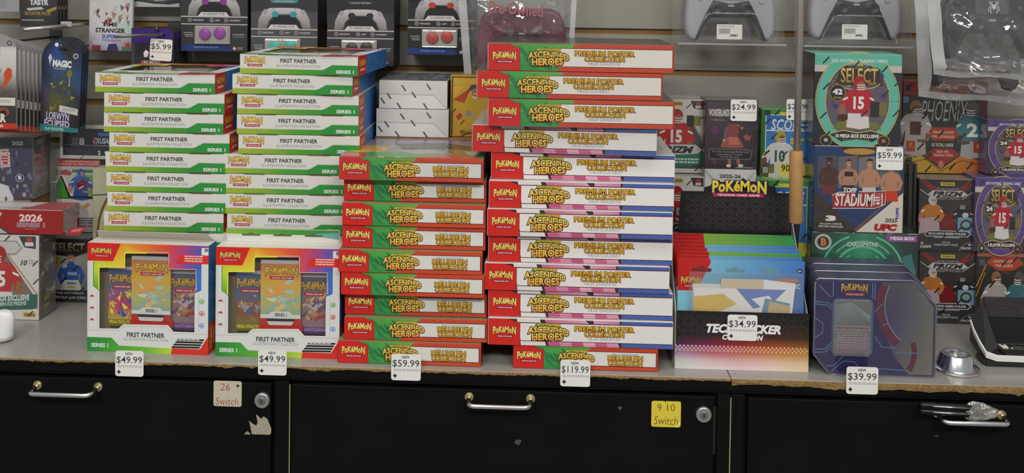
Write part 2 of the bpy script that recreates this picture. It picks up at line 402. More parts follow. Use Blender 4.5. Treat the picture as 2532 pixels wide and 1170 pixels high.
def pull(d, pa, pb, drop=True):
    a = at(pa[0], pa[1], -0.004); b = at(pb[0], pb[1], -0.004); z = (a.z + b.z) / 2; L = b.x - a.x
    h = link('handle', None, d, on_door(d, Vector(((a.x + b.x) / 2, -0.004, z)))); h.empty_display_size = .01
    pts = [(-L / 2, 0.001, 0), (-L / 2, -0.010, -.001)]
    for i in range(7): t = PI / 2 * i / 6; pts.append((-L / 2 + .010 * (1 - math.cos(t)), -0.018 - .010 * math.sin(t), -.002))
    pts += [(-x, y, z_) for x, y, z_ in pts[::-1]]
    link('bar', tube_mesh('bar', pts, 0.0037, CHROME, 12), h)
    for sx in (-1, 1):
        link('washer', lathe_mesh('washer', [(0.0045, 0), (0.0072, 0.0004), (0.0068, 0.0012), (0.0046, 0.0016)], BRASS, 18), h, (sx * L / 2, 0, 0), (PI / 2, 0, 0))
    return h
pull(d1, (93, 952), (243, 957)); pull(d2, (1160, 981), (1312, 986)); H3 = pull(d3, (2317, 1020), (2476, 1027))
def lock(d, px, py):
    p = at(px, py, -0.004); l = link('lock', None, d, on_door(d, p)); l.empty_display_size = .01
    link('collar', lathe_mesh('collar', [(0.0118, 0), (0.0121, 0.002), (0.0118, 0.0055), (0.0105, 0.0068), (0.0062, 0.0068), (0.006, 0.0062), (0.0, 0.0062)], STEEL, 36), l, (0, 0, 0), (PI / 2, 0, 0))
    link('key_plug', lathe_mesh('key_plug', [(0.0056, 0.0060), (0.0056, 0.0070), (0.0052, 0.0074), (0.0001, 0.0074)], mat('plug_metal', '8e8c8a', rough=.3, metal=.9), 24), l, (0, 0, 0), (PI / 2, 0, 0))
    link('keyhole', boxmesh(0.0014, 0.0006, 0.006, BLKPLA, bev=0), l, (0.0, -0.0079, -0.0036))
lock(d1, 650, 988); lock(d2, 1739, 1023)
def sticker(d, x0, y0, x1, y1, body, lines, ink, mark=False, notch=False):
    a, b = at(x0, y1, -0.004), at(x1, y0, -0.004); w, h = b.x - a.x, b.z - a.z
    A = Art(100, 88); A.poly([(x + 50, 88 - z) for x, z in rrect(100, 88, 7, 3)], body)
    if notch: A.poly([(44, -.5), (50, -.5), (47, 5)], '0c0c0c'); A.poly([(84, 88), (100, 74), (96, 71), (82, 84)], 'e2da8a')
    for s, u0, v0, u1, v1, sh in lines: A.text(s, u0, v0, u1, v1, ink, -0.01, sh)
    if mark: A.poly([(86 + 8 * (1 if i % 2 == 0 else .45) * math.cos(PI / 4 * i), 16 + 8 * (1 if i % 2 == 0 else .45) * math.sin(PI / 4 * i)) for i in range(8)], '3a3028')
    q = on_door(d, Vector(((a.x + b.x) / 2, -0.0042, a.z))); o = A.put('sticker', d, w, h, q, material=MATTE); return o
sticker(d1, 528, 943, 598, 1004, 'b3ab98', [('26', 24, 9, 58, 33, .1), ('Switch', 7, 58, 88, 83, .15)], '8a3f36', mark=True)['label'] = 'grey sticker with red handwriting'
sticker(d2, 1610, 993, 1684, 1055, 'c9b63a', [('9 10', 20, 10, 80, 34, 0), ('Switch', 10, 52, 90, 80, .12)], '5c4420', notch=True)['label'] = 'yellow sticker with brown handwriting'
def patch(d, pts, col, name='torn_sticker'):
    P = [at(x, y, -0.004) for x, y in pts]; cx = sum(p.x for p in P) / len(P); cz = min(p.z for p in P)
    o = link(name, prism_mesh(name, [(p.x - cx, p.z - cz) for p in P], 0.0003, mat('paper_' + col, col, rough=.8, noise=.35, nscale=300)), d, on_door(d, Vector((cx, -0.0043, cz)))); return o
patch(d1, [(623, 1074), (616, 1040), (622, 1046), (634, 1053), (637, 1043), (633, 1025), (640, 1030), (645, 1036), (652, 1030), (661, 1036), (668, 1052), (671, 1062), (670, 1072), (667, 1075)], 'a39b88')
patch(d1, [(603, 1074), (611, 1066), (620, 1073), (617, 1075)], '8f897a')
patch(d2, [(1271, 1094), (1277, 1087), (1289, 1089), (1288, 1094), (1282, 1102), (1277, 1098)], '4a4a4c', 'scuff')
patch(d2, [(1528, 1007), (1536, 1005), (1537, 1010), (1533, 1015)], '55575a', 'scuff')
patch(d3, [(2308, 1077), (2322, 1076), (2316, 1082)], '3a3a3c', 'scuff')
# ------------------------------------------------------------------ copies
def dup(root, loc, rot, label, group=None, skip=(), name=None):
    r = root.copy(); COL.objects.link(r); r.location = loc; r.rotation_euler = rot; r['label'] = label
    if group: r['group'] = group
    for ch in list(root.children):
        if ch.name.split('.')[0] in skip: continue
        c = ch.copy(); COL.objects.link(c); c.parent = r
        for g in list(ch.children):
            e = g.copy(); COL.objects.link(e); e.parent = c
    return r
# ------------------------------------------------------------------ window box with three packs (standing, and lying in the two white stacks)
FW, FH, FD = 0.199, 0.176, 0.0322
def fp_front():
    A = Art(910, 865)
    sk = lambda x, y: (x - 50, y - 92 - .028 * (x - 50))
    Q = lambda pts, c: A.poly([sk(*p) for p in pts], c)
    wt = [(140, 292), (332, 288), (338, 180), (658, 174), (664, 300), (868, 306)]
    # frame in columns left free over the window
    xs = [50, 140, 332, 338, 658, 664, 868, 960]
    topc = {50: 'c8302a', 140: 'd06a2a', 332: 'd2882c', 338: 'd2882c', 500: 'd4632a', 658: 'cc4030', 664: 'c83c34', 800: '9a3f70', 868: '6a4a96', 960: '7f4a9a'}
    lowt = {50: 'b4c83c', 140: 'b9cc3a', 332: 'd6c43c', 338: 'd6b83a', 500: 'd28030', 658: 'c84a3a', 664: 'b84858', 800: '7a4a98', 868: '3f5aa8', 960: '3f5aa8'}
    def top_of(x):
        return 292 if x < 335 else (178 if x < 661 else 303)
    for a, b in ((50, 140), (140, 335), (335, 500), (500, 661), (661, 800), (800, 868), (868, 960)):
        ka = min(topc, key=lambda k: abs(k - a)); kb = min(topc, key=lambda k: abs(k - b)); tm = top_of((a + b) / 2)
        Q([(a, 92 + .028 * (a - 50)), (b, 92 + .028 * (b - 50)), (b, tm + .02 * (b - a)), (a, tm)], [topc[ka], topc[kb], lowt[kb], lowt[ka]])
    # left side strip, right side strip
    Q([(50, 290), (142, 290), (142, 480), (50, 480)], ['a8c43a', 'b9cc3a', '4f9a38', '3f9038']); Q([(50, 480), (142, 480), (142, 782), (50, 782)], 'c6c6c2')
    Q([(864, 300), (960, 300), (960, 500), (864, 500)], ['3f6ab0', '3f6ab0', '2f6ac0', '2f6ac0']); Q([(858, 500), (960, 500), (960, 806), (858, 806)], 'c6c6c4')
    # bottom band
    bt = [(50, 776), (285, 778), (324, 742), (660, 745), (703, 797), (960, 803)]
    Q(bt + [(960, 985), (50, 960)], 'c8c8c4')
    Q([(50, 240), (95, 240), (95, 440), (136, 470), (136, 776), (50, 776)], 'c9c9c6')
    Q([(908, 190), (960, 190), (960, 806), (862, 803), (862, 490), (908, 470)], 'c9c9c8')
    # yellow and blue piping around the window
    A.line([sk(*p) for p in [(137, 470), (137, 290), (331, 286), (331, 186), (342, 174), (500, 171)]], 9, 'd8d83c')
    A.line([sk(*p) for p in [(500, 171), (655, 170), (664, 182), (664, 298), (866, 303), (871, 470)]], 8, 'c89aa0')
    A.line([sk(*p) for p in [(95, 245), (95, 440), (136, 470)]], 5, '3f8a36')
    A.line([sk(*p) for p in [(50, 790), (290, 792), (332, 757), (652, 760), (696, 812), (960, 818)]], 3, 'a2a2a0')
    A.line([sk(*p) for p in [(62, 250), (62, 770)]], 3, 'a8a8a6'); A.line([sk(*p) for p in [(890, 480), (890, 800)]], 3, 'a8a8a6'); A.line([sk(*p) for p in [(122, 480), (122, 772)]], 3, 'b0b0ae')
    Q([(50, 94), (300, 101), (244, 240), (50, 235)], 'c2251f')
    logo(A, 32, 42, 178, 112, fill=('efd060', 'd79a2e'))
    Q([(740, 186), (960, 193), (960, 261), (716, 254)], 'c8302a'); A.scrib(732, 80, 868, 136, 3, 'e6c8c0', 4, .5)
    Q([(908, 132), (960, 134), (960, 190), (908, 188)], 'd2d2cc'); A.circ(893, 34, 14, '22242a', 12); A.text('6+', 885, 27, 902, 41, 'e8e8e8', .03)
    A.text('FIRST PARTNER', 300, 704, 585, 742, '3a3c42', .03, skew=0); A.text('ILLUSTRATION COLLECTION', 278, 748, 608, 770, '7a7c82', 0)
    # green foot and red corner
    Q([(50, 846), (235, 851), (290, 912), (500, 922), (500, 985), (50, 960)], ['2a7a34', '3a8c3a', '4c9a38', '6aa838', '6aa838', '2a7a34'])
    Q([(500, 922), (692, 930), (680, 985), (500, 985)], ['6aa838', 'a8c23a', 'a8c23a', '6aa838'])
    Q([(692, 928), (900, 936), (960, 836), (960, 990), (680, 990)], 'c03024')
    A.text('SERIES 1', 30, 800, 160, 832, 'e8ece4', .03)
    for i in range(4): Q([(735 - 14 * i, 852 + 20 * i), (932 - 10 * i, 856 + 20 * i), (928 - 10 * i, 870 + 20 * i), (727 - 14 * i, 866 + 20 * i)], '1c1c1e')
    A.scrib(690, 742, 850, 750, 1, 'c8c8c8', 5, .9)
    for y in (432, 526, 620):
        A.circ(36, y, 17, '8a8a88'); A.poly([(36 + 15 * math.cos(PI + PI * i / 10), y + 15 * math.sin(PI + PI * i / 10)) for i in range(11)], 'b8332c'); A.poly([(36 + 15 * math.cos(PI * i / 10), y + 1.5 + 14 * math.sin(PI * i / 10)) for i in range(11)], 'd6d4d0'); A.circ(36, y + 1, 5, 'c8a0a0')
    for y, c in ((440, '3a9a44'), (536, 'b8352e'), (631, '2f74b8')):
        A.circ(862, y, 20, c); A.circ(862, y, 15, 'd2d2ce'); A.poly([(862, y - 12), (872, y + 2), (866, y + 11), (857, y + 10), (853, y + 1)], c)
    return A
def fp_window_outline(kx, kz):
    pts = [(140, 292), (335, 290), (335, 178), (661, 174), (664, 301), (864, 305), (860, 500), (860, 800), (703, 797), (660, 745), (324, 742), (285, 778), (140, 776)]
    return [((x - 50) * kx - FW / 2, FH - (y - 92 - .028 * (x - 50)) * kz) for x, y in pts]
def fp_bottom():
    A = Art(1105, 195)
    A.rect(0, 0, 1105, 195, 'c4c2bc')
    A.grad(0, 140, 1105, 195, ['93a234', '7c9a32', '4a8c30', '36802f', '2d7832'])
    A.poly([(770, 150), (865, 92), (1105, 92), (1105, 195), (770, 195)], '2f8038')
    A.line([(0, 143), (768, 143), (862, 86), (1105, 86)], 3, 'b4b4ae')
    logo(A, 45, 26, 232, 122)
    A.text('FIRST PARTNER', 380, 38, 722, 80, '3c3e44', .03); A.text('ILLUSTRATION COLLECTION', 348, 96, 755, 122, '82848a', 0)
    A.text('SERIES 1', 902, 140, 1068, 174, 'dfe6dc', .03)
    A.rect(170, 0, 360, 7, '5a7a4a'); A.rect(770, 0, 970, 7, 'a8645a'); A.rect(170, 189, 370, 195, '5c7c3a'); A.rect(760, 189, 960, 195, '24502c')
    return A
def fp_side():
    A = Art(176, 32); A.grad(0, 0, 176, 32, ['2a5f9a', '2c68a4', '2a6098', '285a90']); rnd = random.Random(2)
    for i in range(26): A.circ(rnd.uniform(58, 165), rnd.uniform(4, 28), 2.2, '3a78b2', 3.2, 8)
    A.poly([(0, 0), (44, 0), (50, 6), (50, 26), (44, 32), (0, 32)], 'b8281f'); A.text('PoKéMoN', 8, 6, 44, 17, 'd8a83a', .03, out='7a5a20', outw=.03); A.rect(12, 21, 40, 25, 'd8a8a0')
    return A
def pack_art(kind):
    A = Art(100, 170)
    base = {'a': ['3a4a7a', '57607a', 'a83a5a', 'b8b03a'], 'b': ['b0603c', 'c89a3c', 'a8a868', '5a90a0'], 'c': ['4a4a58', '6a6a78', '8a6a58', '7a6a80'], 'd': ['3a5a7a', '46607c', '7a4a3a', '7a763a']}[kind]
    A.grad(0, 0, 100, 170, base, True); rnd = random.Random(ord(kind))
    pal = {'a': ['c8b83a', 'b83a6a', '3a4a9a', 'd8d040', '8a8a9a'], 'b': ['d0944a', 'c8b070', '88a898', '9ab8b0', 'b8c8a0'], 'c': ['b89868', '8a3a3a', '58506a', 'a87a4a', '9a9aa8'], 'd': ['b05a34', '8a8a9a', 'a8a04a', '4a5a7a', '9a6a3a']}[kind]
    for i in range(26):
        x, y = rnd.uniform(2, 85), rnd.uniform(58, 128); L = rnd.uniform(14, 44); a = rnd.uniform(-.9, .9) + (1 if kind == 'a' else 0)
        A.poly([(min(97, max(2, X_)), min(146, Y_)) for X_, Y_ in ((x, y), (x + L * math.cos(a), y + L * math.sin(a)), (x + L * .8 * math.cos(a + .5), y + L * .8 * math.sin(a + .5)), (x + 4, y + 7))], rnd.choice(pal))
    A.rect(0, 0, 100, 9, 'a8a8a8'); logo(A, 12, 18, 92, 50, fill=('e8b83c', 'c88a24')) if kind == 'b' else logo(A, 4, 22, 96, 62, fill=('d8a838', 'b07f28'))
    if kind == 'b':
        A.poly([(0, 142), (20, 142), (28, 134), (72, 134), (80, 142), (100, 142), (100, 152), (0, 152)], 'c8c8c4'); A.text('SERIES 1', 36, 138, 66, 147, '44464c', .03); A.rect(14, 153, 86, 160, '2a2a2e'); A.rect(0, 160, 100, 170, 'c0bcb8'); A.poly([(0, 152), (12, 152), (22, 170), (0, 170)], 'b0281f'); A.poly([(100, 152), (88, 152), (78, 170), (100, 170)], 'b0281f')
    else:
        A.rect(0, 150, 100, 170, {'a': '6a6420', 'd': '6a6424', 'c': '4a3a58'}[kind]); A.text({'a': 'MEGA EVOLUTION', 'd': 'MEGA EVOLUTION', 'c': 'PHANTASMAL'}[kind], 4, 152, 96, 162, {'a': 'c8b83a', 'd': 'c8b83a', 'c': '9a78b0'}[kind], .04)
    return A
def pillow(w, h, t, name='wrapper'):
    """a sealed foil pack: crimped flat ends and a soft bulge between"""
    nx, nz = 8, 14; V, Fc = [], []
    for side in (-1, 1):
        for j in range(nz + 1):
            for i in range(nx + 1):
                u, v = i / nx, j / nz; e = max(0, min(1, (min(v, 1 - v) - .055) / .2)); b = (math.sin(PI * u) ** .55) * math.sin(PI / 2 * e) ** .8 if e > 0 else 0
                V.append((-w / 2 + w * u, side * t / 2 * b + side * .0002, h * v))
    o = (nx + 1) * (nz + 1)
    for sft, s in ((0, 0), (1, o)):
        for j in range(nz):
            for i in range(nx):
                a = s + j * (nx + 1) + i; q = (a, a + 1, a + nx + 2, a + nx + 1); Fc.append(q if sft == 0 else q[::-1])
    return V, Fc, nx, nz
def pack_mesh(kind, w, h, t):
    V, Fc, nx, nz = pillow(w, h, t)
    A = pack_art(kind); k = 0
    # the print follows the bulge of the front sheet
    def lift(x, z):
        u = min(1, max(0, x / w + .5)); v = min(1, max(0, z / h)); e = max(0, min(1, (min(v, 1 - v) - .055) / .2))
        return -(t / 2) * ((math.sin(PI * u) ** .55) * (math.sin(PI / 2 * e) ** .8) if e > 0 and 0 < u < 1 else 0)
    m = mesh_from('wrapper', V, Fc, FOIL, [C('8a8a8c')] * len(V), True)
    P = []
    for (x, y), l in zip(A.v, A.L):
        X, Z = x / 100 * w - w / 2, h - y / 170 * h; P.append((X, -.0003 - t / 2 - .0012 - l * .00004, Z))
    return m, mesh_from('wrapper_print', P, A.f, FOIL, A.c)
def fp_pack(parent, kind, x, y, z, w, h):
    m, p = pack_mesh(kind, w, h, .003); o = link('foil_pack', m, parent, (x, y, z)); link('wrapper_print', p, o)
def make_fp():
    t = thing('collection_box', 'x', 'box')
    kx, kz = FW / 910, FH / 865
    # tray: back and four walls
    bm = bmesh.new(); th = .0007
    ob = [(-FW / 2, 0), (FW / 2, 0), (FW / 2, FH), (-FW / 2, FH)]
    def slab(x0, x1, y0, y1, z0, z1):
        r = bmesh.ops.create_cube(bm, size=1)
        for v in r['verts']: v.co = Vector((x0 + (v.co.x + .5) * (x1 - x0), y0 + (v.co.y + .5) * (y1 - y0), z0 + (v.co.z + .5) * (z1 - z0)))
    slab(-FW / 2, FW / 2, FD - th, FD, 0, FH); slab(-FW / 2, -FW / 2 + th, 0.0001, FD, 0, FH); slab(FW / 2 - th, FW / 2, 0.0001, FD, 0, FH)
    slab(-FW / 2, FW / 2, 0.0001, FD, 0, th); slab(-FW / 2, FW / 2, 0.0001, FD, FH - th, FH)
    m = bm_mesh('carton', bm, PRINT); a = m.color_attributes.new('Col', 'FLOAT_COLOR', 'POINT'); a.data.foreach_set('color', list(C('c4c0b8')) * len(m.vertices)); link('carton', m, t)
    link('insert_card', boxmesh(FW - .004, .001, FH - .004, MATTE, '6a5f50', bev=0), t, (0, 0.016, 0.002))
    A = fp_front(); A.put('front_panel', t, FW, FH, step=.00004)
    link('window_film', mesh_from('window_film', [(x, .0008, z) for x, z in fp_window_outline(kx, kz)], [tuple(range(13))], PANE), t)
    fp_bottom().put('bottom_panel', t, FW, FD, (0, FD, 0), (PI / 2, 0, 0))
    fp_side().put('side_panel', t, FH, FD, (FW / 2, FD, FH / 2), (0, 0, 0))
    return t
fp0 = make_fp()
for ch in fp0.children:
    if ch.name.startswith('bottom_panel'):      # art faces -z (underside): art up is towards the front of the box
        ch.matrix_basis = Matrix(((1, 0, 0, 0), (0, 0, -1, FD), (0, 1, 0, 0), (0, 0, 0, 1)))
    if ch.name.startswith('side_panel'):        # art faces +x, runs up the side from the foot
        ch.matrix_basis = Matrix(((0, -1, 0, FW / 2), (0, 0, -1, FD), (1, 0, 0, FH / 2), (0, 0, 0, 1)))
def flap_part(t, mode):
    """the hang flap along the top back edge with three long euro slots"""
    A = Art(100, 14)
    if mode == 'up': A.rect(0, 0, 100, 14, 'd2d2ce'); A.grad(0, 0, 100, 5.5, ['8cb83a', '5aa038', '3f9038', '2f8a48']); A.poly([(78, 4), (100, 2), (100, 10), (88, 8)], '6aa8a0')
    else: A.rect(0, 0, 100, 14, '8c5a48')
    for x in (22, 50, 78): A.poly([(x - 8, 5.2), (x - 3, 5.2), (x - 1.5, 3.9), (x + 1.5, 3.9), (x + 3, 5.2), (x + 8, 5.2), (x + 8.3, 6.2), (x + 7.8, 7.3), (x - 7.8, 7.3), (x - 8.3, 6.2)], '5a6a3a' if mode == 'up' else 'b8aca0')
    bm = bmesh.new(); w, h = FW - .004, .026
    o = link('hang_flap', prism_mesh('hang_flap', [(-w / 2, 0), (w / 2, 0), (w / 2 - .006, h), (-w / 2 + .008, h)], .0006, PRINT, 'b8b4ac'), t, (0, FD - .0008, FH))
    A.put('flap_print', o, w - .012, h - .001, (0, -.0001, 0.0004) if mode == 'up' else (0, .0007, .0004), (0, 0, 0) if mode == 'up' else (0, 0, PI)); return o
ORD = ['top', 'second', 'third', 'fourth', 'fifth', 'sixth', 'seventh', 'eighth', 'ninth', 'tenth', 'eleventh', 'twelfth', 'thirteenth', 'fourteenth', 'fifteenth']
def nth(i, what, stack): return ('topmost %s of %s' % (what, stack)) if i == 0 else '%s %s from the top of %s' % (ORD[i], what, stack)
# the two that stand up in front
def stand_fp(pl, pr, label, packs, flap):
    a = at(pl[0], pl[1], Z=0); b = at(pr[0], pr[1], Z=0); c = (a + b) / 2
    o = dup(fp0, (c.x, c.y, T + .0003), (0, 0, math.atan2(b.y - a.y, b.x - a.x) * .7), label, 'standing window boxes', skip=('insert_card',))
    kx, kz = FW / 910, FH / 865
    link('insert_card', boxmesh(FW - .004, .001, FH - .004, MATTE, '7a7060', bev=0), o, (0, 0.018, 0.002))
    fx = lambda x: (x - 50) * kx - FW / 2
    fp_pack(o, packs[0], fx(286), .0145, .037, .046, .098); fp_pack(o, packs[2], fx(757), .0145, .034, .046, .098)
    fp_pack(o, 'b', fx(520), .008, .050, .0645, .1045)
    link('plinth', boxmesh(.07, .008, .012, PRINT, 'b02a22', bev=.0004), o, (fx(520), .006, .038))
    f = flap_part(o, flap)
    f.rotation_euler = (math.radians(22 if flap == 'up' else 52), 0, 0)
    return o
stand_fp((216, 867), (514, 880), 'window box standing upright at the left end with yellow-splashed pack inside', 'abc', 'fold')
stand_fp((533, 881), (838, 888), 'window box standing upright beside the red boxes, white hang flap raised', 'dbc', 'up')
def lie_fp(x0, x1, yt, z, label, group, Y=.070, yaw=0.0, hs=1.0, full=False):
    a = at(x0, yt + 25, Y); b = at(x1, yt + 25, Y); cx = (a.x + b.x) / 2
    o = dup(fp0, (cx, Y, z + FD * hs), (-PI / 2, 0, yaw), label, group, skip=() if full else ('window_film', 'insert_card', 'front_panel'))
    o.scale = (1, hs, 1)
    if not full: link('front_panel', boxmesh(FW - .0004, .0006, FH - .0004, PRINT, 'b8b0a0', bev=0), o, (0, 0.0003, 0.0002))
    if full:
        f = flap_part(o, 'up'); f.rotation_euler = (math.radians(15), 0, 0)
    return o
S1 = [(240, 527), (260, 553), (257, 552), (272, 566), (262, 556), (262, 560), (265, 562), (257, 553)]
S2 = [(597, 880), (578, 868), (587, 887), (586, 886), (590, 889), (556, 848), (562, 851), (562, 852), (566, 855)]
def column(S, ztop, n, hv, hh, what, stack, group, x_hidden, yaws, Y):
    z = ztop
    for i in range(n):
        vis = i < len(S); h = hv if vis else hh; z -= h
        s = S[i] if vis else (x_hidden[0] + random.uniform(-3, 3), x_hidden[1])
        if not vis: s = (s[0], s[0] + 296)
        # pixel row of the box, to turn its left and right edge into a place on the counter
        zz = T + z + h / 2
        py = PY + FPX * (CAM.z - zz) / (Y - CAM.y) + ((s[0] + s[1]) / 2 - PX) * ROLL * 1.3 - FPX * math.tan(PITCH) * 1.0
        lie_fp(s[0], s[1], py - 25, T + z + .0004, nth(i, what, stack), group, Y=Y, yaw=math.radians(yaws[i] if i < len(yaws) else 0), hs=(h - .0008) / FD, full=(i == 0))
column(S1, .4475, 14, .0327, (.4475 - 8 * .0327) / 6, 'lying white-green box', 'the far left stack', 'white boxes of the far left stack', (260, 556), [0, .5, -.5, .5, 0, 0, 0, 0], .0705)
column(S2, .4815, 15, .0327, (.4815 - 9 * .0327) / 6, 'lying white-green box', 'the stack beside the red boxes', 'white boxes of the second stack', (553, 849), [-5, -1.5, 1, 1, .5, 0, 0, .3, 0], .0705)
for ch in list(fp0.children): bpy.data.objects.remove(ch)
bpy.data.objects.remove(fp0)
# ------------------------------------------------------------------ red and white long boxes
def title(A, x0, y0, x1, y1):
    """two-line arched yellow title over a small green strip"""
    w, h = x1 - x0, y1 - y0
    A.poly([(x0 + w * .2, y0), (x0 + w * .8, y0 + h * .01), (x0 + w * .8, y0 + h * .22), (x0 + w * .17, y0 + h * .2)], ['4f7a2a', '9a7a2a', 'a8682a', '4a6a28'])
    A.text('MEGA EVOLUTION', x0 + w * .22, y0 + h * .04, x0 + w * .78, y0 + h * .18, 'c8b84a', .02)
    wp = lambda u, q, X, Y: (X, Y + h * .16 * ((2 * u - 1) ** 2) * (1 if u > .5 else 1.0) * .8 + h * .10 * (u - .3))
    A.text('ASCENDED', x0, y0 + h * .16, x1, y0 + h * .54, ['e2bd58', 'e2a032'], .035, out='3a2214', outw=.09, warp=wp)
    A.text('HEROES', x0 + w * .1, y0 + h * .55, x0 + w * .86, y0 + h * .96, ['e2b84e', 'd78a2a'], .035, out='3a2214', outw=.09, warp=lambda u, q, X, Y: (X, Y - h * .06 * (u - .5)))
def leaves(A, x0, y0, x1, y1, slant, n=9, seed=4):
    """green field with diagonal blades"""
    A.poly([(x0, y0), (x1, y0), (x1 - slant, y1), (x0, y1)], ['3f9040', '5aa048', '3a8a42', '2f7a40']); rnd = random.Random(seed)
    for i in range(n):
        x = x0 + (x1 - slant - x0) * (i + .3) / n; L = rnd.uniform(.35, .8) * (y1 - y0); y = rnd.uniform(y0, y1 - L)
        A.poly([(x, y), (x + L * .35, y + L * .2), (min(x + L * 1.0, x1 - slant), y + L), (x + L * .4, y + L * .75)], rnd.choice(['2c7444', '67ac52', '236a40', '4f9c4a']))
def scales(A, pts, n, seed=1, base='b8442c', dots='8e2c20'):
    A.poly(pts, base); xs = [p[0] for p in pts]; y0 = min(p[1] for p in pts); y1 = max(p[1] for p in pts); rnd = random.Random(seed); x = min(xs) + (y1 - y0) * 1.2
    while x < max(xs) - 6:
        A.circ(x, y0 + (y1 - y0) * rnd.uniform(.3, .75), (y1 - y0) * .13, dots, None, 6); x += (y1 - y0) * rnd.uniform(.6, .95)
def redblock(A, x1, h, cut):
    A.poly([(0, 0), (x1 * .62, 0), (x1, h * cut), (x1, h), (0, h)], 'bc241d'); A.line([(x1 * .62, 0), (x1, h * cut), (x1, h)], 4, '7f1a18')
def pin_front():
    A = Art(1397, 225); A.rect(0, 0, 1397, 225, 'a83a26'); leaves(A, 200, 0, 760, 225, 190)
    scales(A, [(745, 0), (1397, 0), (1397, 36), (715, 36)], 1); scales(A, [(570, 190), (1397, 190), (1397, 225), (545, 225)], 2)
    A.poly([(640, 36), (1385, 36), (1385, 188), (520, 188)], '5c1c1c'); A.poly([(640, 42), (1378, 42), (1378, 182), (525, 182)], 'c8c6c0')
    redblock(A, 292, 225, .17); logo(A, 36, 58, 262, 168, fill=('e8d878', 'd0b84a'), edge='6a2a2a', barc='8c1a30')
    title(A, 432, 24, 785, 196)
    A.text('FIRST PARTNERS', 952, 52, 1212, 74, '6a7ca4', .0)
    A.text('DELUXE PIN', 915, 76, 1252, 126, ['d9a92e', 'bd8420'], .03, out='4a3414', outw=.075); A.text('COLLECTION', 918, 128, 1248, 178, ['d9a92e', 'bd8420'], .03, out='4a3414', outw=.075)
    return A
def poster_front(kind, name):
    A = Art(1648, 245)
    if kind == 'g':
        A.rect(0, 0, 1648, 245, '9a3424'); leaves(A, 200, 0, 770, 245, 140)
        scales(A, [(768, 0), (1648, 0), (1648, 34), (752, 34)], 3); scales(A, [(638, 204), (1648, 204), (1648, 245), (620, 245)], 4)
        A.poly([(640, 30), (1642, 30), (1642, 206), (430, 206)], '5c1c22'); A.poly([(640, 36), (1637, 36), (1637, 200), (435, 200)], 'd0cbc2')
        A.poly([(1637, 0), (1648, 0), (1648, 245), (1637, 245)], 'a83a2c')
    else:
        A.rect(0, 0, 1648, 245, '3a2a34'); A.poly([(255, 0), (462, 0), (520, 245), (295, 245)], 'cac6c2')
        xs = [492, 640, 850]
        A.poly([(500, 0), (870, 0), (905, 34), (520, 34)], ['b86a88', 'c898a8', 'c88ca0', 'b05c80']); A.poly([(940, 0), (1175, 0), (1175, 34), (945, 34)], ['c894a4', 'b8708c', 'b87090', 'c88ca0'])
        A.poly([(1192, 0), (1648, 0), (1648, 34), (1192, 34)], '3f5a98')
        cs = ['b85a80', 'c8809a', 'b04f7a', 'd09cac', 'b85a80', 'c888a0']
        for i in range(6):
            x = 545 + i * 105; A.poly([(x - 12, 204), (x + 93, 204), (x + 105, 245), (x, 245)], cs[i])
        A.poly([(1195, 204), (1648, 204), (1648, 245), (1195, 245)], '3f5a98')
        A.poly([(255, 30), (1648, 30), (1648, 206), (280, 206)], '5a2430'); A.poly([(262, 38), (1648, 38), (1648, 200), (292, 200)], 'cfccc8')
        A.line([(520, 245), (560, 225), (1648, 245)], 2, '7a2434')
    redblock(A, 285, 245, .16); logo(A, 42, 74, 248, 178, fill=('e8d878', 'd0b84a'), edge='6a2a2a', barc='8c1a30')
    title(A, 355, 32, 722, 200)
    A.text('PREMIUM POSTER', 775, 54, 1305, 102, ['dcaa2c', 'c08420'], .03, out='4a3414', outw=.075); A.text('COLLECTION', 862, 104, 1216, 152, ['dcaa2c', 'c08420'], .03, out='4a3414', outw=.075)
    A.text(name, 896, 160, 1180, 184, '6e7a90', .0)
    return A
PW, PD, PH = 0.2265, 0.165, 0.0360
QW, QD, QH = 0.2885, 0.18, 0.0425
pinA = pin_front()
def pin_top():
    A = Art(1397, 1000); A.rect(0, 0, 1397, 1000, '8a8c88'); A.poly([(0, 640), (420, 700), (1397, 800), (1397, 1000), (0, 1000)], '4a9448')
    A.poly([(0, 780), (200, 760), (260, 1000), (0, 1000)], 'b43a2c'); A.poly([(60, 330), (420, 420), (380, 700), (120, 760), (0, 640)], 'c8a040'); A.poly([(820, 880), (1100, 780), (1320, 860), (1397, 1000), (720, 1000)], 'b84a34')
    A.poly([(420, 240), (900, 120), (1250, 300), (1280, 560), (900, 520), (560, 600)], '4a443c'); A.poly([(520, 600), (860, 520), (980, 700), (700, 790)], 'a8a49c'); A.poly([(980, 480), (1180, 520), (1250, 780), (1040, 760)], '9a7a4a'); A.rect(0, 0, 1397, 150, '8a7aa0')
    A.poly([(1180, 600), (1397, 560), (1397, 760), (1240, 800)], 'b8b4ac'); return A
def make_pin():
    t = thing('pin_collection_box', 'x', 'box'); link('carton', boxmesh(PW, PD, PH, PRINT, {'f': 'a83a26', 't': '6a7a58', 'r': '9a3424', 'l': 'a8241e', 'b': '9a3424', 'd': '9a3424'}, .0007), t)
    pinA.put('front_panel', t, PW - .0014, PH - .0012, (0, 0, .0006))
    B = Art(165, 36); scales(B, [(0, 0), (165, 0), (165, 36), (0, 36)], 5, '8e3022', '6e2018'); B.put('side_panel', t, PD - .001, PH - .001, (PW / 2, PD / 2, .0005), RIGHT)
    return t
pin0 = make_pin()
S3 = [(838, 1196), (852, 1201), (848, 1199), (851, 1196), (840, 1190), (843, 1198), (853, 1203), (853, 1203), (835, 1190)]
Y3 = [.012, .030, .017, .021, .013, .014, .030, .020, .016]
def xmid(s, y, Y): return (at(s[0], y, Y).x + at(s[1], y, Y).x) / 2
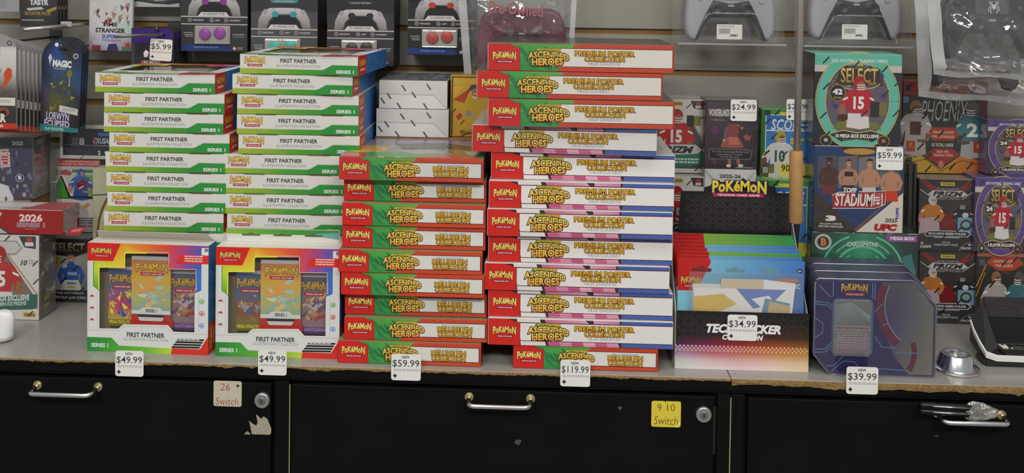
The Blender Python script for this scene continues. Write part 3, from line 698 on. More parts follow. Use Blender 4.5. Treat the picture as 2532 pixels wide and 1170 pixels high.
for i, s in enumerate(S3):
    z = T + (8 - i) * .0364 + .0004
    o = dup(pin0, (xmid(s, 420 + 57 * i, Y3[i]), Y3[i], z), (0, 0, math.radians([0, .4, -.3, 0, .3, -.2, 0, .3, -.3][i])), nth(i, 'red-green box', 'the stack of red-green boxes'), 'red and green boxes of the third stack')
    if i == 0:
        pin_top().put('top_panel', o, PW - .002, PD - .002, (0, .001, PH), TOP)
        link('shrink_wrap', boxmesh(PW + .001, PD + .001, PH + .0016, WRAP, bev=.001), o, (0, -.0008, .0004))
lowpin = dup(pin0, (xmid((1266, 1630), 895, .016), .016, T + .0004), (0, 0, 0), 'red-green box at the very bottom of the tallest stack', None)
for ch in list(pin0.children): bpy.data.objects.remove(ch)
bpy.data.objects.remove(pin0)
PM = {}
for k, n in (('g', 'MEGA GARDEVOIR'), ('g', 'MEGA LUCARIO'), ('w', 'MEGA GARDEVOIR'), ('w', 'MEGA LUCARIO')):
    PM[k, n[5]] = poster_front(k, n).mesh('front_panel', QW - .0014, QH - .0012)
S4 = [(1210, 1662, 'g', 'G'), (1180, 1637, 'g', 'L'), (1208, 1666, 'g', 'G'), (1170, 1620, 'w', 'G'), (1215, 1668, 'w', 'L'), (1208, 1667, 'w', 'G'), (1205, 1663, 'w', 'L'), (1208, 1662, 'w', 'L'), (1198, 1655, 'w', 'G'), (1210, 1660, 'w', 'G'), (1210, 1660, 'w', 'G')]
Y4 = [.018, .018, .012, .022, .030, .018, .013, .022, .016, .020, .014]
def poster_side(k):
    A = Art(180, 42)
    if k == 'g': A.rect(0, 0, 180, 42, 'b03c28'); scales(A, [(0, 4), (120, 4), (120, 38), (0, 38)], 8, 'b03c28'); A.rect(130, 0, 180, 42, 'c8a040')
    else: A.rect(0, 0, 180, 42, 'c0bcb0'); A.rect(60, 10, 76, 32, '9a8440'); A.poly([(110, 0), (180, 0), (180, 42), (140, 42)], 'b8983c'); A.rect(150, 4, 172, 38, '4a5a98')
    return A.mesh('side_panel', QD - .001, QH - .001)
PSM = {k: poster_side(k) for k in 'gw'}
for i, (a, b, k, n) in enumerate(S4):
    z = T + .0364 + (10 - i) * .0430 + .0004
    lab = nth(i, {'g': 'green-red poster box', 'w': 'white-pink poster box'}[k] if i else 'green-red poster box', 'the tallest stack')
    if i == 3: lab = 'white-pink poster box pushed out to the left, fourth from the top of the tallest stack'
    t = thing('poster_collection_box', lab, 'box', (xmid((a, b), 145 + 70 * i, Y4[i]), Y4[i], z), math.radians([-.6, -.3, .2, -2.2, .2, 0, 0, .2, 0, -.2, 0][i]), 'long poster boxes of the tallest stack')
    link('carton', boxmesh(QW, QD, QH, PRINT, {'f': 'a83a26' if k == 'g' else 'c8c4be', 't': '3a4a38' if k == 'g' else 'b8b4b0', 'r': 'b03c28' if k == 'g' else 'c0bcb0', 'l': 'c8c4bc', 'b': '8a8a88', 'd': '7a2434'}, .0007), t)
    link('front_panel', PM[k, n], t, (0, 0, .0006)); link('side_panel', PSM[k], t, (QW / 2, QD / 2, .0005), RIGHT)
    if i in (0, 1, 2, 3): link('shrink_wrap', boxmesh(QW + .0016, QD + .001, QH + .0012 - .0004, WRAP, bev=.001), t, (0, -.001, 0))
    if i == 0: link('top_panel', Art(10, 10).rect(0, 0, 10, 10, '23261f').rect(0, 8.6, 5, 10, '4a8a48').rect(5, 8.6, 10, 10, 'a8442e').mesh('top_panel', QW - .002, QD - .002), t, (0, .001, QH), TOP)
# ------------------------------------------------------------------ price tags along the counter edge
TAGC = {}
def price_tag(x0, y0, x1, y1, amount, label, Y=-.0045, parent=None):
    a, b = at(x0, y1, Y), at(x1, y0, Y); w, h = b.x - a.x, b.z - a.z
    t = thing('price_tag', label, 'price tag', ((a.x + b.x) / 2, Y, a.z), 0, 'white price tags on the counter edge')
    link('card', prism_mesh('card', rrect(w, h, w * .09), .0006, mat('tag_card', 'd4d2cc', rough=.45)), t)
    A = Art(100, 85); price(A, 0, 0, 100, 85, amount); A.put('print', t, w, h)
    link('adhesive_clip', boxmesh(w * .5, .002, h * .3, BLISTER, bev=0), t, (0, .0008, h * .1))
    return t
price_tag(285, 869, 355, 930, '$49.99', 'white $49.99 price tag under the left standing box')
price_tag(638, 867, 709, 927, '$49.99', 'white $49.99 price tag under the second standing box')
price_tag(967, 877, 1041, 940, '$59.99', 'white $59.99 price tag in front of the red-green box stack')
price_tag(1385, 892, 1460, 955, '$119.99', 'white $119.99 price tag in front of the tallest stack')
price_tag(2092, 909, 2172, 974, '$39.99', 'white $39.99 price tag in front of the metal tins')
# ------------------------------------------------------------------ black counter display with blister card packs
def grid(A, x0, y0, x1, y1, rows):
    n, m = len(rows), len(rows[0]); P, K, Fc = [], [], []
    for j, r in enumerate(rows):
        for i, c in enumerate(r): P.append((x0 + (x1 - x0) * i / (m - 1), y0 + (y1 - y0) * j / (n - 1))); K.append(C(c))
    for j in range(n - 1):
        for i in range(m - 1): a = j * m + i; Fc.append((a, a + 1, a + m + 1, a + m))
    return A.add(P, Fc, K)
def diamonds(A, x0, y0, x1, y1, nx, ny, col, r=.42, w=2.0):
    dx, dy = (x1 - x0) / nx, (y1 - y0) / ny; V, Fc = [], []
    for j in range(ny):
        for i in range(nx - (j % 2)):
            cx, cy = x0 + dx * (i + .5 + .5 * (j % 2)), y0 + dy * (j + .5)
            for s in (1.0, .86):
                V += [(cx - dx * r * s, cy), (cx, cy - dy * r * 1.7 * s), (cx + dx * r * s, cy), (cx, cy + dy * r * 1.7 * s)]
            n = len(V) - 8; Fc += [(n + q, n + (q + 1) % 4, n + 4 + (q + 1) % 4, n + 4 + q) for q in range(4)]
    V = [(min(max(x, x0), x1), min(max(y, y0), y1)) for x, y in V]
    return A.add(V, Fc, [C(col)] * len(V))
dl, dr = at(1670, 911, Z=0), at(1999, 922, Z=0); DW = dr.x - dl.x; DY = (dl.y + dr.y) / 2
disp = thing('counter_display', 'black cardboard counter display with lattice pattern and pink foot, full of blister packs', 'display box', ((dl.x + dr.x) / 2, DY, T + .0003))
DH = at(1835, 773, DY).z - T; DD = .105
def dfront():
    A = Art(1040, 470)
    k = '1d1b1c'
    grid(A, 0, 0, 1040, 470, [[k] * 5, [k] * 5, [k, '241c22', '2a1c1e', '2c1e1c', '2c201a'], [k, '2c1c28', '3a1c1e', '3c2018', '3a2616'], ['3a2a40', '6a2440', '8a2a2a', '8c4426', '7a5020'], ['9a8098', 'b0606a', 'b8705c', 'b8804c', 'a8804a'], ['bab6b4', 'c8a8a8', 'c8a0a0', 'ccac98', 'c8ac88'], ['c4c6c0', 'ccc4c4', 'd0bcc0', 'd4c4b8', 'd0bca0']])
    diamonds(A, 0, 10, 1040, 250, 11, 5, '3c3939')
    for j in range(6):
        rr = [10, 10.5, 10, 9, 7, 5][j]
        for i in range(33):
            t = i / 33; x = (i + .5 * (j % 2)) * 31.5; y = 282 + j * 17
            c = mix(mix('b8a8c0', 'd0908c', min(1, t * 2)), 'd0a060', max(0, t * 2 - 1)) if j < 3 else mix(mix('7a6a78', 'a04a44', min(1, t * 2)), 'b8803c', max(0, t * 2 - 1))
            A.poly([(x - rr, y), (x, y - rr), (x + rr, y), (x, y + rr)], c)
    A.text('TECH STICKER', 235, 98, 820, 172, 'dedcd8', .05, .25); A.text('COLLECTION', 362, 182, 682, 226, 'dedcd8', .05, .2)
    return A
# card walls: front, back with shaped header, sides that slope, floor
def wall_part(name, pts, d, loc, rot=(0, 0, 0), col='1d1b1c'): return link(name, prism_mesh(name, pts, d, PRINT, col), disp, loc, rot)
wall_part('front_wall', [(-DW / 2, 0), (DW / 2, 0), (DW / 2, DH), (-DW / 2, DH)], .0015, (0, 0, 0)); dfront().put('front_print', disp, DW, DH)
wall_part('floor_panel', [(-DW / 2, 0), (DW / 2, 0), (DW / 2, .002), (-DW / 2, .002)], DD, (0, 0, 0))
bk = lambda x, y: ((at(x, y, DY + DD).x - disp.location.x), at(x, y, DY + DD).z - T)
hdr = [bk(1985, 480), bk(1920, 478), bk(1917, 462), bk(1885, 459), bk(1868, 450), bk(1848, 449), bk(1838, 441), bk(1828, 449), bk(1805, 452), bk(1790, 458), bk(1778, 446), bk(1763, 448), bk(1757, 460), bk(1742, 464), bk(1741, 474), bk(1684, 473)]
wall_part('back_wall', [(-DW / 2 + .004, 0), (DW / 2 - .002, 0)] + hdr, .0018, (0, DD, 0))
Bk = Art(300, 110); grid(Bk, 0, 0, 300, 110, [['232122', '232122'], ['221f20', '241f20']]); diamonds(Bk, 2, 2, 298, 108, 8, 6, '454142')
a0, b0 = bk(1690, 568), bk(1978, 484); Bk.put('back_print', disp, b0[0] - a0[0], b0[1] - a0[1], ((a0[0] + b0[0]) / 2, DD, a0[1]), material=MATTE)
Lg = Art(140, 48); Lg.poly([(0, 24), (8, 10), (50, 3), (90, 3), (132, 12), (140, 24), (128, 34), (10, 34)], '241f38'); logo(Lg, 8, 2, 134, 36, bar=False, fill=('e8c83a', 'dba92c'), edge='2a2650')
Lg.rect(8, 36, 130, 47, '5a2a5a'); Lg.rect(12, 37, 126, 46, 'b0203a'); Lg.text('TRADING CARD GAME', 20, 39, 118, 44.5, 'e8e0e0', .03)
a0, b0 = bk(1752, 487), bk(1902, 447); Lg.put('header_logo', disp, b0[0] - a0[0], b0[1] - a0[1], ((a0[0] + b0[0]) / 2, DD - .0006, a0[1]))
for s in (-1, 1):
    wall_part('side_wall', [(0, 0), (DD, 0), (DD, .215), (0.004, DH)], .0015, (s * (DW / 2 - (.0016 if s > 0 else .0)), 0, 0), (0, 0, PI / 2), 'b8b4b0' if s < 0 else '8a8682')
A = Art(100, 85); price(A, 0, 0, 100, 85, '$34.99'); a0, b0 = at(1798, 842, DY - .001), at(1873, 780, DY - .001)
A.put('price_sticker', disp, b0.x - a0.x, b0.z - a0.z, (a0.x / 2 + b0.x / 2 - disp.location.x, -.0012, a0.z - T), material=MATTE)['label'] = 'white $34.99 price sticker'
# packs inside the display
CW, CH = DW - .008, .140
def card_art(kind, front):
    A = Art(310, 215); c1, c2 = (('7ab4c4', '3f6cae') if kind == 'b' else ('8cae3c', '2f8a4c'))
    grid(A, 0, 0, 310, 215, [[mix(c1, c2, i / 4) for i in range(5)], [mix('7ab8c8', '3a66aa', i / 4) if kind == 'b' else mix(c1, c2, i / 4) for i in range(5)]])
    A.poly([(0, 0), (80, 0), (80, 10), (74, 20), (48, 78), (0, 78)], 'b0221e')
    if front:
        for x in (58, 140, 225): A.poly([(x - 23, 22), (x - 8, 22), (x - 5, 17), (x + 5, 17), (x + 8, 22), (x + 23, 22), (x + 25, 26), (x + 22, 31), (x - 22, 31), (x - 25, 26)], '5f8894' if x > 60 else '6e2a2c')
        logo(A, 8, 44, 56, 70, fill=('e0b83c', 'c89a2c')); A.text('PRISMATIC', 232, 56, 300, 68, 'd8dce4', .04, out='2a3a6a', outw=.04); A.poly([(236, 46), (290, 42), (296, 52), (232, 54)], 'b07a4a'); A.rect(236, 69, 288, 73, 'c83a3a')
        A.circ(298, 24, 7, '202830', 5); A.text('6+', 294, 21, 302, 27, 'e0e0e0', .03)
    return A
CM = {(k, f): card_art(k, f).mesh('card_print', CW, CH) for k, f in (('b', True), ('b', False), ('g', False))}
def card_outline(w, h, r=.006): return [(x, z) for x, z in rrect(w, h, r, 4)]
cbody = prism_mesh('backing_card', card_outline(CW, CH), .0005, PRINT, '8a8a86')
# clip the printed corners to the rounded card
kinds = 'bbgbbggg'
for i, k in enumerate(kinds):
    Yc = DY + .014 + i * .0108; zt = at(1840, 643 - i * 9.0, Yc).z
    t = thing('blister_card_pack', 'blue blister card pack in front of all others in the black display' if i == 0 else '%s blister card pack counted from the front of the black display' % ORD[i], 'card pack', (disp.location.x - .001 + [0, -.001, .001, 0, -.002, -.001, 0, .001][i], Yc, zt - CH), 0, 'blister packs in the black display')
    link('backing_card', cbody, t); link('card_print', CM[k, i == 0], t)
    if i == 0:
        L = lambda x, y: (at(x, y, Yc).x - t.location.x, at(x, y, Yc).z - t.location.z)
        for pts, c, y in (([(1712, 700), (1955, 708), (1955, 790), (1712, 790)], 'd2d0cc', -.0015), ([(1782, 688), (1890, 690), (1890, 790), (1782, 790)], 'c0b098', -.0030), ([(1888, 690), (1966, 700), (1955, 790), (1880, 790)], 'd8d6d2', -.0035)):
            link('loose_card', prism_mesh('loose_card', [L(*p) for p in pts], .0004, PRINT, c), t, (0, y, 0))
        Ac = Art(100, 60); Ac.rect(0, 0, 100, 60, 'd4d2cc'); Ac.poly([(0, 20), (30, 12), (45, 34), (20, 60), (0, 60)], 'c8a85a'); Ac.poly([(44, 0), (96, 0), (80, 34), (62, 44)], '6a7ab0'); Ac.poly([(60, 22), (78, 14), (84, 30), (70, 40)], 'e0dcdc'); Ac.poly([(70, 60), (74, 20), (100, 30), (100, 60)], '6a8a9a'); Ac.poly([(76, 60), (79, 27), (100, 36), (100, 60)], 'b8a078')
        p, q = L(1714, 775), L(1952, 715); Ac.put('card_face', t, q[0] - p[0], q[1] - p[1], ((p[0] + q[0]) / 2, -.0042, p[1]))
        p, q = L(1700, 790), L(1985, 676)
        link('blister', boxmesh(q[0] - p[0], .006, q[1] - p[1], BLISTER, bev=.002, seg=2), t, ((p[0] + q[0]) / 2, -.0085, p[1]))
# ------------------------------------------------------------------ metal tins
def tin_outline(w, h, s=1.0):
    k = lambda x, z: (x * w * s, z * h * s)
    return [k(-.5 + .15, 0), k(.5 - .01, 0), k(.5, .012), k(.5, .735), k(.5 - .005, .755), k(.325, .985), k(.30, 1), k(-.47, 1), k(-.49, .99), k(-.5, .965), k(-.5, .215), k(-.495, .2), k(-.375, .015)]
ta, tb = at(2012, 925, .026), at(2313, 937, .026); TW = tb.x - ta.x; TH = at(2150, 692, .026).z - T; TT = .0375
def tin_art():
    A = Art(960, 740); X = lambda x, y: (x - 95, y - 262 - .04 * (x - 95) * (1 - .0))
    body = [X(*p) for p in [(110, 268), (885, 300), (905, 312), (1048, 455), (1048, 1020), (240, 985), (105, 825), (105, 285)]]
    body = [((x + .5) * 960, 740 - z * 740) for x, z in tin_outline(1, 1, .985)]
    A.poly(body, '2c2558')
    A.poly([(530, 12), (760, 12), (790, 18), (945, 195), (945, 728), (760, 728), (640, 600), (545, 380)], ['4a4a50', '56575a', '5c5d5e', '6a6b6a', '77756e', '6a6862', '4a4858', '3a3468'])
    A.arc(900, 190, 385, 128, 203, 60, '5e2440'); A.arc(900, 190, 345, 128, 206, 5, 'a8a0a0'); A.arc(560, 560, 240, -20, 36, 44, '5a1f3c')
    for pts in ([(0, 175), (110, 185), (140, 215)], [(0, 195), (100, 203), (128, 232)], [(25, 45), (110, 130), (140, 132), (140, 10)], [(0, 305), (62, 345), (62, 420), (0, 460)], [(0, 552), (80, 548), (140, 490)], [(0, 575), (90, 570), (150, 505)], [(140, 720), (230, 640), (320, 640), (380, 710)], [(100, 680), (160, 675), (230, 600)], [(455, 145), (455, 20)], [(475, 150), (475, 20)], [(480, 440), (540, 520), (640, 525), (640, 560), (830, 560)], [(520, 690), (760, 700)], [(470, 250), (540, 180)], [(545, 350), (590, 330)]): A.line(pts, 7, '5a7ea8')
    A.poly([(x + 300, 595 - z) for x, z in rrect(330, 450, 50, 5)], '2f6a9a'); A.poly([(x + 300, 588 - z) for x, z in rrect(312, 436, 46, 5)], '24385a')
    logo(A, 205, 30, 415, 125, fill=('d8b048', 'b88a30'))
    return A
tinA = tin_art()
def make_tin(i):
    Yt = .0255 + i * .0395
    c = at(2161 - (0, 10, 18)[i], 900, Yt).x
    t = thing('metal_tin', ['frontmost indigo and grey metal tin, facing out with its card window', 'middle one of the three indigo and grey metal tins', 'rearmost of the three indigo and grey metal tins'][i], 'tin', (c, Yt, T + .0004), 0, 'metal card tins')
    link('tin_body', prism_mesh('tin_body', tin_outline(TW, TH), TT, mat('tin_metal', '50506a', rough=.32, metal=.7), bev=.0016), t)
    link('rolled_rim', tube_mesh('rolled_rim', [(x, 0.0008, z) for x, z in tin_outline(TW, TH, .997) + tin_outline(TW, TH, .997)[:1]], .0013, mat('rim_metal', '8a8a9a', rough=.3, metal=.8), 6, False), t)
    if i == 0:
        tinA.put('front_print', t, TW * .985, TH * .985, (0, -.0001, TH * .0075), material=mat('tin_print', attr=True, rough=.28, spec=.6, metal=.25))
        cd = Art(300, 425); cd.poly([(x + 150, 425 - z) for x, z in rrect(300, 425, 40, 5)], '6e6c70'); cd.poly([(15, 40), (140, 20), (285, 120), (290, 190), (10, 190)], ['7a8088', '8a9498', '88a0aa', '5a6068', '6a7078']); cd.rect(10, 195, 290, 240, '8a7a80'); cd.poly([(10, 300), (290, 280), (280, 400), (30, 410)], '7c6c78'); cd.scrib(25, 212, 280, 225, 1, '4a4650', 2, .6); cd.scrib(25, 250, 275, 380, 7, 'a8a4a8', 6, .28); cd.circ(60, 290, 14, '9a96a0', 9)
        cd.put('window_card', t, TW * .315, TH * .585, (-TW * .1875, -.0014, TH * .205))
        link('card_window', boxmesh(TW * .315, .0012, TH * .585, PANE, bev=.0004), t, (-TW * .1875, -.0042, TH * .205))
        link('shrink_wrap', prism_mesh('shrink_wrap', tin_outline(TW + .001, TH + .0006), .0008, WRAP), t, (0, -.0056, 0))
    return t
for i in range(3): make_tin(i)
# ------------------------------------------------------------------ boxes at the back of the counter
def bgbox(name, label, rect, Y, depth, art, cols, zb=None, yaw=0.0, group=None, wrap=True, cat='box', sides=None, h=None):
    x0, y0, x1, y1 = rect; ym, xm = (y0 + y1) / 2, (x0 + x1) / 2
    a, b = at(x0, ym, Y), at(x1, ym, Y); zt = at(xm, y0, Y).z; z0 = at(xm, y1, Y).z if zb is None else zb
    if h: zt = z0 + h
    w = b.x - a.x; hh = zt - z0
    t = thing(name, label, cat, ((a.x + b.x) / 2, Y, z0), yaw, group)
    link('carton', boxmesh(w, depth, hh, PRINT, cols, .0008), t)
    if art: art.put('front_print', t, w - .0012, hh - .0012, (0, 0, .0006))
    if sides: sides.put('side_print', t, depth - .0012, hh - .0012, (w / 2, depth / 2, .0006), RIGHT)
    if wrap: link('shrink_wrap', boxmesh(w + .0012, depth + .0006, hh + .0011, WRAP, bev=.0012), t, (0, -.0012, 0.0001))
    t['zt'] = zt + .0016
    return t
def carton_plain(label, x0, x1, Y0, Y1, h):
    t = thing('plain_carton', label, 'carton', ((x0 + x1) / 2, Y0, T + .0003)); link('carton', boxmesh(x1 - x0, Y1 - Y0, h - .0006, mat('kraft_card', '8a6c48', rough=.8, noise=.15, nscale=50)), t)
    link('tape_strip', boxmesh(x1 - x0 - .002, .03, .0002, mat('packing_tape', 'a08a60', rough=.3)), t, (0, (Y1 - Y0) / 2 - .015, h - .0006)); return t
# -- left end
def white_football():
    A = Art(200, 213); A.rect(0, 0, 200, 213, 'c4c0ba'); A.poly([(0, 60), (95, 20), (197, 165), (197, 185), (0, 185)], '6a6866'); A.line([(95, 18), (197, 150)], 3, '9a7a5a')
    A.poly([(148, 2), (192, 2), (192, 34), (162, 30)], '3a3a3c'); A.rect(168, 6, 182, 16, 'a83a34'); A.rect(164, 17, 186, 27, 'c8c4c0')
    A.poly([(60, 14), (142, 14), (158, 32), (140, 50), (60, 50)], '8a8886'); A.poly([(62, 17), (140, 17), (154, 32), (138, 46), (62, 46)], 'b8b4b0')
    player(A, 96, 28, 21, 'a82a2c', '9a2024', 'c8c4c0', '15', f=-1, ball=False); A.text('10', 152, 62, 170, 76, '3a3a3e', .03, .3); A.scrib(174, 62, 190, 74, 2, '8a8886', 3)
    A.poly([(0, 168), (180, 148), (197, 148), (197, 176), (186, 186), (0, 196)], '2c5a4c'); A.text('MEGA BOX EXCLUSIVE', 60, 155, 176, 171, 'b8c4bc', .05, .15, skew=-.06); A.text('GREEN ICE PRIZMS', 84, 171, 168, 181, 'a8b4ac', .05, .1, skew=-.06)
    A.rect(160, 194, 192, 206, 'b8a040'); A.text('PANINI', 163, 197, 189, 204, '4a3a20', .03); seals(A, [(20, 18), (118, 8), (116, 190), (178, 198), (190, 70), (192, 116)], 8, '3a3834')
    return A
def speckle_side(cols, seed, w=60, h=200, n=26):
    A = Art(w, h); A.rect(0, 0, w, h, cols[0]); rnd = random.Random(seed)
    for i in range(n):
        x, y = rnd.uniform(0, w * .8), rnd.uniform(4, h - 16); a, b = rnd.uniform(w * .1, w * .5), rnd.uniform(3, h * .07)
        A.poly([(x, y + b * .3), (min(w, x + a), y), (min(w, x + a), y + b), (x, y + b * 1.3)], rnd.choice(cols[1:]))
    return A
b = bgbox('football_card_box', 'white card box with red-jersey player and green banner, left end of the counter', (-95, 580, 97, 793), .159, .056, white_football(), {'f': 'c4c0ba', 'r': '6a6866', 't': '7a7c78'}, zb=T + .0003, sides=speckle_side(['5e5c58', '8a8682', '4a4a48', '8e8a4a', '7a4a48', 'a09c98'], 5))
zL1 = b['zt']
def red_2026():
    A = Art(300, 50); A.rect(0, 0, 300, 50, '8a2424'); A.poly([(100, 0), (142, 0), (158, 8), (148, 22), (152, 34), (170, 50), (60, 50)], 'a8a09a'); A.line([(120, 18), (175, 50)], 4, '4a3a3a')
    A.text('2026', 198, 9, 252, 24, 'd8b4b0', .02, out='d8c8c4', outw=.02); A.text('SERIES 1', 192, 26, 258, 36, '8a6a72', .05, out='b8a8a8', outw=.02); A.rect(212, 39, 238, 41, 'a85a54'); A.rect(200, 44, 250, 45.5, '6e1c1c'); return A
b = bgbox('series_card_box', 'flat red card box lying on the white football box at the left end', (-160, 517, 156, 566), .159, .058, red_2026(), {'f': '9e2626', 't': 'a8a4a0', 'r': '7a2424'}, zb=zL1, wrap=False)
tp = Art(300, 60); tp.rect(0, 0, 300, 60, 'a4a09c'); tp.poly([(180, 0), (300, 0), (300, 60), (200, 60)], '9a4a48'); tp.poly([(120, 10), (230, 4), (210, 40), (130, 44)], 'b8b4b4'); hb = b['zt'] - .0016 - zL1; wb_ = at(156, 540, .159).x - at(-160, 540, .159).x
tp.put('top_print', b, wb_ - .002, .056, (0, .001, hb), TOP)
# crumpled wrap tail and torn red flap at its right end
bm = bmesh.new(); rnd = random.Random(9); n = 6; gridv = []
for i in range(n + 1):
    u = i / n; row = []
    for j, (yy, zz) in enumerate(((0, .004), (0, hb * .5), (0, hb), (.028, hb + .004), (.056, hb), (.056, .004))):
        row.append(bm.verts.new((wb_ / 2 + .0002 + .024 * u, yy * (1 - .25 * u) + rnd.uniform(-.002, .002) * u + .003 * u, .004 + (zz - .004) * (1 - .35 * u) + rnd.uniform(-.0035, .0035) * u)))
    gridv.append(row)
for i in range(n):
    for j in range(5): bm.faces.new((gridv[i][j], gridv[i + 1][j], gridv[i + 1][j + 1], gridv[i][j + 1]))
link('wrap_tail', bm_mesh('wrap_tail', bm, clear('crumpled_film', .12, .12, haze=.25, hazecol='8a8682', bump=.6, nscale=60)), b)
fl_ = Art(60, 26); fl_.poly([(14, 6), (60, 0), (38, 26), (0, 24)], '862628'); fl_.poly([(20, 9), (48, 5), (40, 14), (16, 17)], 'b85a58'); fl_.put('torn_flap', b, .040, .017, (wb_ / 2 + .024, -.004, -.0), (math.radians(-20), 0, 0))
zR = b['zt']
def stadium():
    A = Art(200, 160); A.rect(0, 0, 200, 160, '3a3a4c'); rnd = random.Random(8)
    for i in range(90): x, y = rnd.uniform(30, 196), rnd.uniform(28, 158); A.circ(x, y, rnd.uniform(2, 6), rnd.choice(['4a4668', '2c2c3c', '6a6478', '8a7a78', '5a4a6a', '9a9498', '3a3860']), rnd.uniform(4, 9), 7)
    A.rect(0, 0, 200, 26, '24242e'); A.text('2025', 148, 8, 176, 18, 'd0ccc8', .03); A.poly([(40, 40), (140, 28), (145, 76), (44, 84)], 'b0a8a4'); A.poly([(44, 42), (118, 33), (120, 76), (48, 82)], '9a2a30'); A.rect(122, 34, 141, 72, 'a03038'); A.text('CLUB', 114, 42, 150, 66, 'd0b8b4', .03, rot=-90); A.text('STADIUM', 50, 42, 116, 76, 'd8d0cc', .03)
    bust(A, 105, 74, 20, 'c4c2c4', '9a6a50', '2a3a6a', legs='c0bec0'); A.circ(168, 104, 13, '1e2440'); A.circ(168, 104, 11, 'c0bebe'); A.circ(168, 104, 9.5, '28304e'); A.poly([(163, 98), (170, 97), (173, 108), (164, 109)], 'c8c4c4'); return A
sv = Art(60, 160); grid(sv, 0, 0, 60, 160, [['3c3c46', '44444a'], ['6a6660', '706c66'], ['8a867e', '8c8880'], ['7c7870', '7a766e']]); sv.text('STADIUM', 8, 8, 40, 22, 'a8a4a0', .03, skew=-.2); sv.poly([(8, 48), (44, 34), (46, 46), (10, 60)], '8a4a44')
for i, y in enumerate((62, 72, 86, 92, 110, 118, 124, 138)): sv.rect(12, y, 46 - 4 * (i % 3), y + 3, ['9a5a48', '5a5a78'][i % 2])
zst = zL1 + (zR - zL1)
carton_plain('plain brown carton behind the white football box, under the stadium card box', -1.06, at(82, 500, .222).x - .004, .222, .285, zst - T)
bgbox('stadium_card_box', 'dark card box dated 2025 with crowd picture and grey side, left end', (-118, 340, 82, 500), .222, .060, stadium(), {'f': '3a3a4c', 't': '9a7a80', 'r': '7a766e'}, zb=zst + .0006, sides=sv)
def select_race():
    A = Art(95, 160); A.rect(0, 0, 95, 160, '26262a'); grid(A, 0, 32, 95, 130, [['8a8a8c', '9a9898', '8a8888'], ['a09e9e', '7a7a7c', '58585c']]); A.poly([(0, 0), (95, 0), (95, 32), (60, 46), (0, 40)], '24221e')
    A.text('SELECT', 12, 10, 84, 32, ['c8bc8c', '6a6248'], .03); A.circ(12, 58, 16, '8a7e22', 18); A.scrib(2, 50, 22, 66, 3, '3a3818', 2); bust(A, 52, 34, 13.5, '2c4c86', '9a6a56', '4a3426', legs=None)
    A.poly([(30, 66), (40, 62), (44, 70), (34, 76)], 'a8acb4'); A.rect(44, 84, 66, 92, '7a98c0'); A.poly([(36, 104), (70, 104), (78, 130), (28, 130)], 'b0aea8'); A.rect(44, 110, 64, 115, '4a6a9a'); A.rect(44, 119, 62, 125, 'a89440'); A.rect(0, 84, 16, 118, '16161a'); A.text('178', 2, 90, 13, 100, 'b8b4a8', .03)
    A.rect(0, 130, 95, 160, '1a1a1e'); A.text('ONE AUTOGRAPH', 18, 134, 82, 140, 'a8a6a4', .02); A.text('MEMORABILIA CARD', 8, 145, 88, 152, 'a8a6a4', .02); seals(A, [(34, 56), (62, 74), (36, 104), (76, 128), (44, 150), (78, 28)], 7, '101014'); return A
b = bgbox('racing_card_box', 'dark card box with a driver in blue racing suit, left of the standing box', (120, 590, 222, 748), .252, .062, select_race(), {'f': '26262a', 't': '6a6e78', 'r': '3a3a40'}, zb=T + .0003)
z4 = b['zt']
A = Art(70, 82); A.rect(0, 0, 70, 82, 'bcbab4'); A.poly([(8, 14), (20, 8), (24, 18), (50, 16), (58, 8), (64, 12), (56, 24), (10, 26)], 'b08a58'); A.circ(28, 15, 4, '5a5a4a')
for y in (46, 52, 58, 66): A.rect(0, y, 70, y + 2.5, '3a4664')
b = bgbox('striped_card_box', 'white card box with dark blue stripes under the hockey box', (140, 492, 232, 566), .290, .045, A, {'f': 'bcbab4', 't': '8a8a88', 'r': 'a8a6a0'}, zb=z4); z5 = b['zt']
def hockey():
    A = Art(100, 100); A.rect(0, 0, 100, 100, 'b0b0aa'); A.rect(0, 0, 100, 18, 'a83430'); A.text('1 BONUS PACK INCLUDED', 12, 3, 100, 8, 'd8b8b0', .03); A.text('1 PAQUET EN PRIME COMPRIS', 4, 10, 100, 15, 'd8b8b0', .03)
    A.rect(34, 26, 100, 34, '2f7a3a'); A.rect(42, 40, 100, 96, '6a9a5a'); A.poly([(6, 30), (20, 26), (34, 34), (30, 42), (8, 40)], '9a4a50'); A.poly([(0, 48), (6, 44), (26, 100), (0, 100)], '3f8a2c'); A.poly([(6, 44), (10, 44), (32, 100), (26, 100)], '22221e'); A.poly([(10, 44), (15, 43), (38, 100), (32, 100)], 'c8c6c0')
    s = 10; player(A, 56, 24, 10.5, '3a5a9a', '34559a', '34508a', '', skin='b0836a', ball=False, mask='34559a'); A.poly([(44, 62), (60, 50), (72, 58), (66, 74), (50, 80)], '6a2434'); A.poly([(50, 74), (64, 66), (62, 72), (52, 78)], 'c0b8b8'); A.rect(26, 96, 100, 100, '24242a'); return A
b = bgbox('hockey_card_box', 'card box with a hockey player in blue and a red top strip', (143, 394, 246, 494), .290, .045, hockey(), {'f': 'b0b0aa', 't': 'a08a88', 'r': '9a9a94'}, zb=z5); z6 = b['zt']
